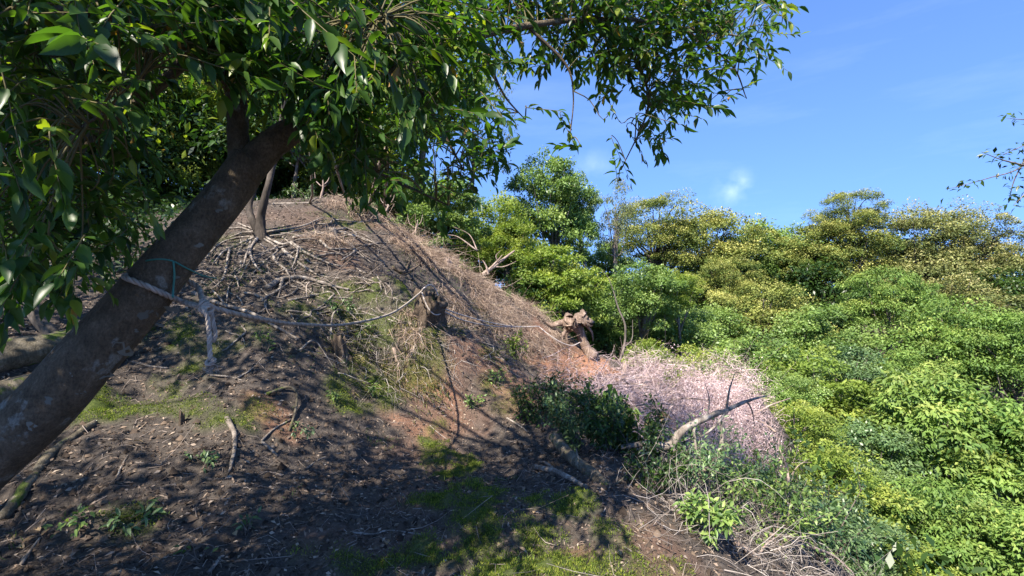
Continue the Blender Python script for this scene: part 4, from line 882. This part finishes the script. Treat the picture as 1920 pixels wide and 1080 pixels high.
stick('bare_root', [(510,385),(580,383),(650,380),(690,384)], .026, .016, 'long grey branch lying level across the upper hill', 'branch', ROOTW, 1, 7, RG, side=[(1, 600, 372, .012), (2, 655, 392, .010)])
stick('bare_root', [(660,372),(690,400),(720,412),(740,430)], .035, .014, 'bleached crooked branch tumbling down the hill crest', 'branch', DEAD_PALE, 1, 7, RG, side=[(1, 712, 385, .015), (2, 742, 405, .012), (0, 640, 350, .02)])

for k, (px, py, hh, lx, lab) in enumerate(((655,372,.55,-.1,'pale dead stem standing on the hill crest left of the bleached branch'),(690,388,.6,.12,'forked pale dead stem beside the bleached branch on the crest'),(715,408,.5,.2,'short pale dead stem leaning down the crest'),(600,372,.5,.05,'thin pale dead stem at the back of the hilltop'),(770,445,.4,.15,'small dead stem sticking out of the sunlit bracken'))):
    g = G(px, py, -.03); o = empty('dead_snag', g, lab, 'snag', 'dead snags on the crest'); mb = MB(); tp = g+[lx, 0, hh]; tube(mb, [g, g*.5+tp*.5+[.04, 0, 0], tp], [.028, .02, .006], 7, 5, .2, bump=.3); sn_ = mb.build('stem', DEAD_PALE, o)
    for q in (-1, 1):
        mb = MB(); s_ = g*.45+tp*.55; tube(mb, [s_, s_+[q*.12, .03, .12], s_+[q*.16, .05, .3]], [.012, .009, .003], 5, 5, .2); mb.build('side_twig', DEAD_PALE, sn_)
# ------------------------------------------------------------------ small forked tree on the hill with its web of roots
FT = G(487, 446); dF = FT[1]
ft = empty('forked_sapling', FT, 'small two-stemmed tree on the hill standing on a web of exposed roots', 'tree')
mb = MB(); tube(mb, [FT-[0, 0, .1], at(488,425,dF), at(490,400,dF), at(505,340,dF), at(520,270,dF+.3), at(540,150,dF+.6)], [.12,.075,.058,.05,.045,.03], 12, 6, .05, bump=.25)
tube(mb, [at(484,432,dF), at(472,410,dF), at(468,385,dF+.1), at(480,340,dF+.2), at(490,250,dF+.3)], [.07,.05,.042,.038,.02], 9, 6, .05, bump=.25); mb.build('trunk', BARK_DARK, ft)
rng2 = np.random.default_rng(5)
for k, pts in enumerate([[(487,446),(450,460),(420,475),(400,500)],[(487,446),(440,450),(410,462),(385,490)],[(490,446),(530,462),(560,455),(600,450),(640,452)],[(490,448),(520,470),(500,490),(470,520)],[(490,446),(540,440),(590,425),(625,432)],
  [(540,462),(500,475),(470,490),(450,530)],[(545,455),(590,470),(640,480),(690,485)],[(545,460),(580,480),(620,500),(650,505)],[(550,452),(600,440),(650,440),(690,455)],[(620,440),(650,430),(668,440),(660,455)],[(487,440),(460,440),(430,448)],
  [(487,446),(470,470),(475,500),(490,515)],[(600,455),(620,470),(660,470),(700,500)],[(530,470),(560,495),(600,520),(640,525)],[(430,470),(420,520),(400,545)],[(500,440),(560,430),(610,410)],[(640,440),(680,450),(720,470)],[(560,465),(555,490),(545,510)],
  [(470,455),(455,500),(430,540),(425,570)],[(650,455),(665,475),(640,495)]]):
    P = [G(x, y) for x, y in pts]; r = rng2.uniform(.009, .024)
    P = [p+[0, 0, r*.8+abs(rng2.normal(0, .02))] for p in P]; mb = MB(); tube(mb, P, [r*1.2, r*.85, r*.4], 7, 6, .25, bump=.3); mb.build('root', ROOTW, ft)
for k in range(52):   # wandering pale roots laid bare over the upper slope
    x_, y_ = rng2.uniform(400, 730), rng2.uniform(395, 640); a_ = rng2.uniform(-.5, .9); r = rng2.uniform(.005, .015); P = []
    for _ in range(7):
        P.append(G(x_, y_)+[0, 0, r*.6+abs(rng2.normal(0, .012))]); st = rng2.uniform(10, 24); a_ += rng2.normal(0, .55); x_ += st*math.cos(a_); y_ += st*math.sin(a_)*.6
    P = [p for i_, p in enumerate(P) if np.linalg.norm(p-P[0]) < 1.6]
    if len(P) > 3: mb = MB(); tube(mb, P, [r, r, r*.4], 5, 5, .25, bump=.3); mb.build('root', ROOTW, ft)
mb = MB(); n = 260; bx = rng2.normal(0, 1, (n, 2)); base = np.array([G(400+300*abs(math.sin(i*1.7)), 400+140*abs(math.sin(i*2.9+1))) for i in range(0, n)]); nr = slope_normal(base[:, 0], base[:, 1])
twigs(mb, base+nr*.015, flat_dirs(n, nr, .12)+[0.25, -.1, -.15], RNG.uniform(.25, .9, n), RNG.uniform(.003, .008, n), .45, 6)
tag(mb.build('rootlets', M_TWIG, ft), kind='stuff')
# curved sapling and mossy log in the dark behind the leaning trunk
CS = G(108, 650); dC = CS[1]
cs = empty('curved_sapling', CS, 'thin curved grey sapling bending up behind the leaning trunk', 'tree')
mb = MB(); tube(mb, [CS-[0, 0, .05], at(100,632,dC), at(66,590,dC), at(45,535,dC), at(30,480,dC), at(40,400,dC), at(20,300,dC)], [.075,.062,.058,.054,.05,.04,.02], 10, 6, .04, bump=.2); mb.build('trunk', BARK_GREY, cs)
mb = MB(); P_ = np.concatenate([np.linspace(at(40,470,dC), at(20,300,dC), 40)+RNG.normal(0, .4, (40, 3)) for _ in range(9)]); leaves(mb, P_, RNG.normal(size=P_.shape)+[0, 0, -.6], RNG.normal(0, .5, P_.shape)+[0, 0, 1], RNG.uniform(.08, .13, len(P_)), RNG.uniform(.035, .05, len(P_)), 'fine'); tag(mb.build('crown', L_DARK, cs), kind='stuff')
def log(name, pts, radii, label, mat, cat='log', sides=14, bump=.25, world=False):
    mb = MB(); P = [G(x, y)+[0, 0, r_*.4] for (x, y), r_ in zip(pts, radii)]; tube(mb, P, radii, sides, 7, .04, bump=bump); o = mb.build(name, mat); return tag(o, label, cat)
log('mossy_log', [(-80,700),(60,672),(190,640),(280,610)], [.15,.14,.13,.11], 'dark mossy log lying behind the foot of the leaning trunk', ROOT_MOSSY)
log('mossy_log', [(-60,770),(60,735),(150,700),(240,665)], [.12,.11,.10,.07], 'mossy dark log half hidden along the leaning trunk', ROOT_MOSSY)

# ------------------------------------------------------------------ brush heap on the sunny slope, and what grows and lies around it
PINK = flat_mat('dry_pink_brush', [(0, (.17, .11, .105)), (.5, (.53, .39, .385)), (1, (.78, .63, .625))], .85)
bp_ = empty('brush_heap', G(1300, 800), 'big heap of pinkish dead brushwood spilling down the sunlit slope', 'brushwood')
hs_px = [(1190,720),(1215,712),(1260,715),(1320,705),(1370,730),(1400,770),(1410,820),(1390,870),(1340,860),(1290,830),(1230,800),(1180,770),(1215,745),(1250,760),(1320,770),(1350,810),(1380,720),(1150,750),(1190,790),(1245,840),(1300,880),(1120,732),(1095,748),(1160,738)]
HB = np.array([G(*q) for q in hs_px])
def heap(n, rough):
    c = HB[RNG.integers(0, len(HB), 2*n)]; xy = c[:, :2]+RNG.normal(0, .34, (2*n, 2)); xy = xy[RNG.random(2*n) < np.clip(.5+2.2*fbm(xy[:, 0]*2.1+4, xy[:, 1]*2.1, 3), .03, 1)][:n]; n = len(xy); return np.column_stack([xy, H(xy[:, 0], xy[:, 1])+np.clip(.32+.7*fbm(xy[:, 0]*1.3, xy[:, 1]*1.3, 3), .0, .9)*RNG.random(n)+np.abs(RNG.normal(.02, rough*.4, n))])
mb = MB(); p = heap(7500, .20); n = len(p); twigs(mb, p, RNG.normal(size=(n, 3))*[1, 1, .35]+[.5, -.1, .05], RNG.gamma(2.2, .09, n)+.05, RNG.uniform(.0015, .005, n), .6, 4)
tag(mb.build('twig_mass', PINK, bp_), kind='stuff')
mb = MB(); n = 22000; c = np.array([G(*q) for q in ((1345,730),(1380,770),(1395,820),(1360,850),(1330,780),(1400,870),(1370,700),(1300,800))])[RNG.integers(0, 8, n)]; xy = c[:, :2]+RNG.normal(0, .38, (n, 2)); xy = xy[RNG.random(n) < np.clip(.55+2.4*fbm(xy[:, 0]*2.4+4, xy[:, 1]*2.4, 3), .03, 1)]; n = len(xy)
p = np.column_stack([xy, H(xy[:, 0], xy[:, 1])+.02+np.clip(.5+.8*fbm(xy[:, 0]*1.6, xy[:, 1]*1.6, 3), .05, 1.1)*RNG.random(n)]); leaves(mb, p, RNG.normal(size=(n, 3)), RNG.normal(size=(n, 3)), RNG.uniform(.012, .035, n), RNG.uniform(.006, .014, n), 'flat')
m_ = 2600; k_ = RNG.integers(0, n, m_); twigs(mb, p[k_]*[1, 1, 0]+np.column_stack([np.zeros((m_, 2)), H(p[k_, 0], p[k_, 1])]), RNG.normal(0, .5, (m_, 3))+[-.2, -.2, 1], RNG.uniform(.15, .55, m_), RNG.uniform(.0015, .004, m_), .3, 3)
tag(mb.build('dry_flakes', PINK, bp_), kind='stuff')
rng3 = np.random.default_rng(11)
for k in range(44):
    s = HB[rng3.integers(0, len(HB))]+np.append(rng3.normal(0, .3, 2), rng3.uniform(.1, .3)); d = unit(np.array([rng3.normal(.4, .7), rng3.normal(0, .7), rng3.normal(.05, .2)])); L = rng3.uniform(.5, 1.2); mb = MB(); r = rng3.uniform(.008, .018)
    tube(mb, [s-d*L*.5, s+[0, 0, .05], s+d*L*.5], [r, r*.8, r*.3], 6, 5, .3); mb.build('dead_stem', DEAD_PALE, bp_)
def branch_thing(name, main, radii, subs, label, mat, cat='branch', sides=9):
    P = [at(*q) for q in main]; o = empty(name, P[0], label, cat); mb = MB(); tube(mb, P, radii, sides, 7, .08, bump=.3); lm = mb.build('limb', mat, o)
    for pts, r0 in subs:
        mb = MB(); tube(mb, [at(*q) for q in pts], [r0, r0*.7, r0*.25], 6, 6, .12, bump=.2); mb.build('side_branch', mat, lm)
    return o
branch_thing('dead_limb', [(1165,838,4.55),(1215,832,4.55),(1255,836,4.55),(1280,808,4.55),(1320,785,4.55),(1365,768,4.55)], [.022,.03,.036,.034,.03,.02],
 [([(1255,836,4.55),(1268,850,4.55),(1270,880,4.55)], .03), ([(1365,768,4.55),(1400,752,4.60),(1438,742,4.65)], .022), ([(1365,768,4.55),(1340,800,4.50),(1310,822,4.45)], .018), ([(1300,800,4.55),(1305,850,4.50),(1303,892,4.45)], .018), ([(1355,790,4.55),(1348,850,4.45),(1310,890,4.40),(1260,915,4.35)], .022), ([(1362,768,4.55),(1368,730,4.55),(1378,700,4.55)], .012), ([(1400,752,4.60),(1410,770,4.60),(1415,800,4.65)], .009), ([(1348,850,4.45),(1390,870,4.45),(1420,890,4.45)], .009), ([(1310,890,4.40),(1350,905,4.40),(1400,930,4.40)], .009), ([(1325,784,4.55),(1330,750,4.55),(1322,720,4.55)], .009)],
 'crooked grey dead limb arching in front of the pink brush', ROOTW)
branch_thing('fallen_log', [(1038,818,4.65),(1065,850,4.35),(1100,882,4.05),(1140,918,3.75),(1165,945,3.55)], [.05,.055,.055,.05,.04], [([(1100,882,4.05),(1085,860,4.10),(1080,840,4.15)], .012), ([(1140,918,3.75),(1165,900,3.80),(1180,880,3.85)], .012)], 'mossy grey-brown fallen trunk slanting over the path edge', ROOT_MOSSY, 'log', 12)
branch_thing('grey_pole', [(1135,775,5.4),(1160,805,5.3),(1190,840,5.2),(1210,870,5.1)], [.03,.035,.035,.03], [([(1160,805,5.3),(1150,780,5.3),(1152,755,5.3)], .012)], 'upright grey broken pole among the dark shrub leaves', ROOTW, 'branch', 8)
branch_thing('fallen_log', [(1250,930,3.9),(1290,985,3.5),(1330,1040,3.2),(1360,1085,3.0)], [.028,.032,.032,.028], [([(1290,985,3.5),(1330,975,3.55),(1370,968,3.6)], .012), ([(1330,1040,3.2),(1290,1050,3.2),(1250,1048,3.2)], .010)], 'thin dead trunk sliding downhill near the bottom edge', ROOTW, 'log', 9)
branch_thing('dead_branch_tangle', [(905,515,10.9),(925,500,11),(945,485,11.1),(965,470,11.2)], [.05,.045,.035,.02], [([(910,512,10.9),(930,492,11),(942,478,11)], .03), ([(915,515,10.9),(912,500,10.9),(905,488,10.9)], .03), ([(935,492,11),(930,480,11),(938,470,11)], .015), ([(895,470,11),(860,445,11),(840,440,11)], .02), ([(895,470,11),(880,440,11.2),(850,425,11.2)], .015), ([(925,500,11),(945,500,11),(968,490,11)], .02)], 'pale dead branches crossing like a frame behind the sunlit ridge', DEAD_PALE)
branch_thing('forked_snag', [(1150,700,10.6),(1160,680,10.6),(1170,650,10.8),(1172,610,10.9),(1160,580,11),(1150,545,11)], [.03,.03,.028,.024,.02,.01], [([(1172,650,10.8),(1185,635,10.8),(1186,600,10.9)], .018), ([(1150,545,11),(1140,520,11),(1128,505,11)], .012)], 'thin forked bare stem before the dark hollow beyond the stump', BARK_GREY, 'branch', 7)
GREYS = flat_mat('bleached_twig', [(0, (.07, .058, .05)), (.5, (.20, .17, .15)), (1, (.44, .39, .35))], .85)
mb = MB(); n = 800; c = np.array([at(1330,1010,3.6), at(1420,1040,3.6), at(1480,1060,3.7), at(1400,1060,3.4), at(1380,990,3.9), at(1520,1040,4.1), at(1290,1040,3.3)])[RNG.integers(0, 7, n)]; xy = c[:, :2]+RNG.normal(0, .33, (n, 2))
p = np.column_stack([xy, H(xy[:, 0], xy[:, 1])+np.abs(RNG.normal(.05, .10, n))]); twigs(mb, p, RNG.normal(size=(n, 3))*[1, .8, .3]+[.4, .15, 0], RNG.gamma(2.2, .10, n)+.06, RNG.uniform(.0012, .004, n), .55, 5)
tag(mb.build('bleached_twigs', GREYS), 'bleached grey dead twigs matted below the path edge', 'twigs', kind='stuff')
for k, (main, r0, lab) in enumerate([([(1440,1000,3.9),(1500,1020,4.0),(1560,1040,4.1),(1600,1075,4.1)], .012, 'long pale dead branch reaching from twig mat towards the lower green crown'), ([(1370,1010,3.6),(1420,1045,3.5),(1460,1075,3.5)], .024, 'split orange-brown dead branch at the bottom edge'), ([(1475,960,4.2),(1478,900,4.5),(1470,860,4.7),(1450,820,5.0)], .012, 'thin upright pale stem beside the yellow shrub below the brush'), ([(1180,900,4.4),(1230,940,4.2),(1270,990,3.9)], .016, 'slanting mossy stick in shade under the dark shrub'), ([(1215,880,4.6),(1240,860,4.6),(1268,838,4.7)], .010, 'thin straight twig crossing under the crooked dead limb')]):
    branch_thing('dead_branch', main, [r0, r0, r0*.6], [([main[1], tuple(np.array(main[1])+[18, -26, .05]), tuple(np.array(main[1])+[40, -40, .1])], r0*.45)], lab, DEAD_PALE if k < 3 else ROOT_MOSSY, 'branch', 7)

# grass, rootlets and clods hanging on the cut bank under the hollow stump
BK = np.array([G(x, y) for x in range(640, 930, 24) for y in range(575, 730, 15) if y < 560+.0*x+190-abs(x-780)*.35])
M_BANK = leaf_mat('bank_grass_blade', [(0, (.05, .075, .02)), (.45, (.11, .135, .035)), (.75, (.24, .21, .08)), (1, (.42, .34, .19))], .3, .6, .2)
mb = MB(); n = 4600; p = BK[RNG.integers(0, len(BK), n)]; xy = p[:, :2]+RNG.normal(0, .14, (n, 2)); cl = fbm(xy[:, 0]*3.5, xy[:, 1]*3.5, 3) > -.12; xy = xy[cl]; n = len(xy); nr = slope_normal(xy[:, 0], xy[:, 1])
sl = unit(np.column_stack([nr[:, :2]*nr[:, 2:], -(1-nr[:, 2]**2)])); leaves(mb, on_ground(xy[:, 0], xy[:, 1]), nr*.55+sl*.9+RNG.normal(0, .3, (n, 3)), nr+RNG.normal(0, .5, (n, 3)), RNG.uniform(.05, .14, n), RNG.uniform(.004, .008, n), 'mid')
tag(mb.build('bank_grass', M_BANK), 'rough yellow-green grass hanging down the cut bank below the hollow stump', 'grass', kind='stuff')
mb = MB(); n = 900; p = BK[RNG.integers(0, len(BK), n)]; xy = p[:, :2]+RNG.normal(0, .2, (n, 2)); nr = slope_normal(xy[:, 0], xy[:, 1]); sl = unit(np.column_stack([nr[:, :2]*nr[:, 2:], -(1-nr[:, 2]**2)]))
twigs(mb, on_ground(xy[:, 0], xy[:, 1], .01), nr*.2+sl+RNG.normal(0, .4, (n, 3)), RNG.gamma(2.2, .09, n)+.06, RNG.uniform(.0015, .005, n), .5, 4)
tag(mb.build('bank_rootlets', GREYS), 'fine pale rootlets trailing down the cut bank', 'rootlets', kind='stuff')
mb = MB(); x, y = scatter(700, lambda x, y: path(x, y)*.8); n = len(x); r = RNG.gamma(2, .005, n)+.006
vv = np.array([[math.cos(k*1.047), math.sin(k*1.047), 0] for k in range(6)]+[[.55*math.cos(k*1.047+.4), .55*math.sin(k*1.047+.4), .6] for k in range(6)]); vv = vv[None]*RNG.uniform(.65, 1.35, (n, 12, 3))*r[:, None, None]+on_ground(x, y, -.004)[:, None, :]
ff = [np.concatenate([np.array([[k, (k+1) % 6, 6+(k+1) % 6, 6+k]])+12*np.arange(n)[:, None] for k in range(6)]), np.arange(6, 12)[None]+12*np.arange(n)[:, None]]
mb.add(vv.reshape(-1, 3), ff, np.repeat(RNG.random(n), 12)); tag(mb.build('earth_clods', M_SOILBIT, smooth=False), 'rough lumps of dark earth on the path and bank', 'soil', kind='stuff')
# ------------------------------------------------------------------ shrubs and seedlings at the edge of the path
def shrub(name, px, py, d, w, h, n, leaf, mat, label, stems=7, cat='shrub', group=None, droop=.3, spread=.9):
    b = at(px, py, d); b[2] = float(H(b[0], b[1])); o = empty(name, b, label, cat, group); g = np.random.default_rng(int(px+py)); ms = MB(); tips = []
    for k in range(stems):
        a = g.uniform(0, 6.28); e = b+np.array([math.cos(a)*w*g.uniform(.2, .5)*spread, math.sin(a)*w*g.uniform(.2, .5)*spread, h*g.uniform(.55, 1.0)]); m_ = b*.5+e*.5+np.append(g.normal(0, .05, 2), .05*h)
        q = tube(ms, [b-[0, 0, .05], m_, e], [.009*h+.003, .006*h+.002, .002], 5, 6, .1); tips.append(q[len(q)//4:])
        for _ in range(3):
            s = q[g.integers(len(q)//3, len(q))]; e2 = s+unit(g.normal(size=3)+[0, 0, .5])*h*.3; tips.append(tube(ms, [s, e2], [.003, .0015], 4, 6))
    ms.build('stem', M_TWIG, o); T = np.concatenate(tips); P = T[g.integers(0, len(T), n)]+g.normal(0, .035*max(w, .4), (n, 3)); out_ = unit(P-b-[0, 0, h*.3])
    mb = MB(); leaves(mb, P, out_*.6+g.normal(0, .5, (n, 3))+[0, 0, -droop], out_*.3+g.normal(0, .4, (n, 3))+[0, 0, .9], leaf*g.uniform(.7, 1.25, n), leaf*.4*g.uniform(.8, 1.2, n), 'fine' if n < 700 else 'mid'); tag(mb.build('crown', mat, o), kind='stuff'); return o
EDGE = 'dark shrubs at the rim of the path'
shrub('brush_sapling', 1260, 745, 8.2, .5, .5, 220, .05, L_FRESH, 'thin yellow-green shoots growing up through the middle of the pink brush', stems=6)
shrub('brush_sapling', 1330, 720, 8.8, .5, .6, 200, .05, L_MID, 'thin green shoots at the top of the pink brush', stems=6)
shrub('rim_shrub', 1370, 960, 4.6, 1.03, 0.61, 1440, .05, L_TEAL, 'grey-green shrub below the pink heap beside the twig mat', group=EDGE, stems=10)
shrub('rim_shrub', 1450, 1040, 3.9, 1.03, 0.61, 1440, .05, L_MID, 'pale green shrub poking through the twig mat at the bottom edge', group=EDGE, stems=10)
shrub('rim_shrub', 1540, 1020, 4.6, 1.15, 0.85, 1440, .055, L_TEAL, 'dark green bush beyond the twig mat near the bottom edge', group=EDGE, stems=10)
shrub('rim_shrub', 1230, 980, 3.9, 0.57, 0.33, 672, .045, L_DARK, 'low dark bush under the thin sliding dead trunk', group=EDGE, stems=7)
shrub('rim_shrub', 1440, 880, 6.2, 0.92, 0.73, 1120, .05, L_FRESH, 'yellowish bush against the lower rim of the pink heap', group=EDGE, stems=8)
shrub('rim_shrub', 1010, 790, 5.8, 0.92, 0.52, 1120, .055, L_DARK, 'dark glossy shrub at the bend of the path rim', group=EDGE)
shrub('rim_shrub', 1080, 830, 5.2, 0.92, 0.62, 1280, .06, L_TEAL, 'blue-green shrub leaning behind the mossy fallen trunk', group=EDGE)
shrub('rim_shrub', 1140, 880, 4.7, 1.03, 0.62, 1440, .06, L_DARK, 'dark leafy shrub filling the hollow beyond the fallen trunk', group=EDGE)
shrub('rim_shrub', 1210, 900, 4.6, 0.92, 0.57, 1280, .06, L_DARK, 'dark shrub under the crooked dead limb', group=EDGE)
shrub('rim_shrub', 1290, 940, 4.4, 1.15, 0.61, 1760, .045, L_TEAL, 'dense deep green shrub rounding the slope below the dead limb', group=EDGE, stems=12)
shrub('rim_shrub', 1090, 770, 6.0, 0.80, 0.57, 720, .055, L_DARK, 'thin twiggy shrub before the edge of the pink brush', group=EDGE)
shrub('rim_shrub', 1180, 850, 4.9, 0.57, 0.66, 256, .13, L_MID, 'drooping broad-leaved sprout among the dark shrubs', group=EDGE, stems=4, droop=1.2)
shrub('rim_shrub', 970, 740, 7.2, 0.46, 0.43, 416, .05, L_FRESH, 'small bright yellow-green sprout at the path bend', group=EDGE, stems=4)
shrub('rim_shrub', 1410, 930, 5.2, 0.57, 0.49, 416, .06, L_FRESH, 'small yellow-green plant at the foot of the pink brush', group=EDGE, stems=5)
shrub('rim_shrub', 1330, 1060, 3.2, 0.46, 0.31, 480, .06, L_MID, 'bright leafy sprout among dead twigs at the bottom edge', group=EDGE, stems=5)
shrub('rim_shrub', 1480, 960, 4.8, 0.92, 0.73, 1120, .05, L_TEAL, 'grey-green shrub between twig mat and yellow shrub', group=EDGE)
M_BROWNLEAF = leaf_mat('withered_leaf', [(0, (.14, .085, .045)), (.5, (.30, .20, .11)), (1, (.45, .33, .20))], .3, .7, .2, (1.1, 1, .7))
for (px, py, d, n, lab) in ((1325,955,4.0,16,'bunch of withered tan leaves hanging before the deep green shrub'), (1335,990,3.8,12,'small bunch of withered tan leaves just under the larger one'), (1215,785,5.2,14,'bunch of withered olive leaves drooping in front of the pink brush'), (1240,775,5.2,12,'second drooping bunch of withered leaves nearer the crooked limb'), (1375,965,4.0,7,'single pair of withered leaves over the deep green shrub')):
    p = at(px, py, d); o = empty('withered_bunch', p, lab, 'dead leaves', 'withered leaf bunches'); mb = MB(); g0 = p.copy(); g0[2] = float(H(p[0], p[1])); tube(mb, [g0, g0*.4+p*.6+[.05, .05, .1], p+[0, 0, .03]], [.008, .006, .003], 5, 6); mb.build('stem', M_TWIG, o)
    for k in range(n):
        mb = MB(); leaves(mb, (p+RNG.normal(0, .015, 3))[None], np.array([[RNG.normal(0, .4), RNG.normal(0, .4), -1]]), RNG.normal(size=(1, 3)), RNG.uniform(.07, .12), RNG.uniform(.025, .04), 'fine'); mb.build('leaf', M_BROWNLEAF, o)
SEED = 'small green plants on the bank'
for (px, py, w, h, n, lf, lab) in ((640,585,.35,.16,150,.05,'low fern-like plant on the bank above the sagging rope'), (690,735,.3,.14,140,.05,'leafy tuft at the foot of the bank beside the path bend'), (370,1045,.12,.07,7,.06,'tiny bluish seedling at the bottom edge'), (240,990,.22,.10,60,.06,'grassy seedling tuft in dark litter'), (495,660,.16,.18,60,.04,'small bright sprout on the mossy ledge by the rope tail'), (380,880,.2,.1,60,.05,'low weed under the curved pale root'), (560,815,.2,.1,60,.04,'small weed at the end of the looping root'), (630,750,.2,.1,70,.04,'small weed on the path side of the lower bank'), (890,760,.3,.14,110,.045,'low dark weed on the inner path edge near the bend'), (150,985,.15,.08,30,.05,'little sprout in the lower corner litter'), (460,1000,.12,.12,24,.05,'thin grassy sprout on the dark lower path'), (690,640,.3,.2,120,.05,'green tuft on the bank right below the hollow stump'), (665,405,.5,.35,260,.05,'leafy clump on the upper hill crest'), (930,720,.3,.2,120,.04,'dark weed where the path turns to the red earth'), (735,428,.5,.3,220,.05,'green clump on the crest below the bleached crooked branch'), (800,474,.4,.25,180,.045,'green clump in the bracken along the middle of the crest'), (700,400,.45,.3,200,.05,'green clump hugging the bleached crooked branch'), (872,510,.4,.22,160,.045,'pale green clump in the bracken near the small sunlit stub'), (580,378,.6,.35,240,.05,'green clump at the rear of the hilltop by the level grey branch'), (955,560,.35,.2,120,.045,'small green clump low on the bracken crest')):
    g = G(px, py); shrub('bank_plant', px, py, g[1], w, h, n, lf, L_MID if px % 20 else L_TEAL, lab, stems=4, cat='plant', group=SEED, spread=1.2)
FL = 'large fallen leaves on the path'
for k, (px, py, lab) in enumerate(((75,1000,'pale curled fallen leaf at the lower corner beside the orange ones'), (62,1010,'orange-brown fallen leaf at the lower corner'), (95,995,'buff fallen leaf nearest the mossy root'), (45,1032,'grey fallen leaf close to the corner'), (278,942,'orange fallen leaf alone in dark litter'), (905,965,'pale pinkish fallen leaf on the middle of the path'), (930,962,'grey folded fallen leaf beside the pinkish one'), (1000,965,'grey fallen leaf near the moss cushion'), (863,995,'thin tan fallen leaf standing on edge on the path'), (725,1025,'small yellow fallen leaf at the bottom of the path'), (972,1030,'large grey fallen leaf next to the dark stick'), (1160,1035,'pale grey fallen leaf on the sunlit moss rim'), (895,870,'tiny white fallen leaf in the moss strip'), (782,870,'tiny pale fallen leaf left of the moss strip'), (440,1000,'rust fallen leaf below the pale twig'), (150,1030,'brown fallen leaf in the corner shade'), (250,830,'pale fallen leaf at the edge of the lit moss'))):
    g = G(px, py, .012); mb = MB(); a = RNG.uniform(0, 6.28); leaves(mb, g[None], np.array([[math.cos(a), math.sin(a), .15]]), np.array([[RNG.normal(0, .3), RNG.normal(0, .3), 1]]), RNG.uniform(.05, .085) if 'tiny' not in lab else .03, RNG.uniform(.025, .04) if 'tiny' not in lab else .02, 'fine', np.array([.95 if 'pale' in lab or 'white' in lab or 'grey' in lab else .5]))
    tag(mb.build('fallen_leaf', M_BROWNLEAF), lab, 'fallen leaf', FL)
# ------------------------------------------------------------------ twig of another tree reaching in at the edge of the sky
ob = empty('overhanging_branch', at(2050,300,5), 'slender leafy branch hanging into the sky from beyond the frame edge', 'branch')
ms = MB(); tips = []
for pts in ([(2080,180,5.2),(1990,235,5.1),(1925,270,5.0),(1880,290,5)], [(1990,235,5.1),(1920,310,5),(1850,335,5),(1775,355,5)], [(1940,270,5.05),(1905,330,5),(1890,380,5)], [(2000,230,5.1),(1930,225,5.1),(1888,222,5.1)], [(1920,310,5),(1880,300,4.95),(1840,285,4.95)], [(1990,235,5.1),(1930,350,5),(1900,385,5)]):
    tips.append(tube(ms, [at(*q) for q in pts], [.012, .006, .002], 5, 8, .1))
ms.build('stem', BARK_GREY, ob); T = np.concatenate(tips); T = T[project(T)[:, 0] < 1990]
for k in range(190):
    mb_p = T[RNG.integers(0, len(T))]+RNG.normal(0, .03, 3); l = RNG.uniform(.05, .085); a = unit(RNG.normal(0, .6, 3)+[-.5, 0, -.3]); 
    mb = MB(); leaves(mb, mb_p[None], a[None], (np.array([0, 0, 1.])+RNG.normal(0, .5, 3))[None], l, l*.42, 'mid'); mb.build('leaf', L_DARK, ob)
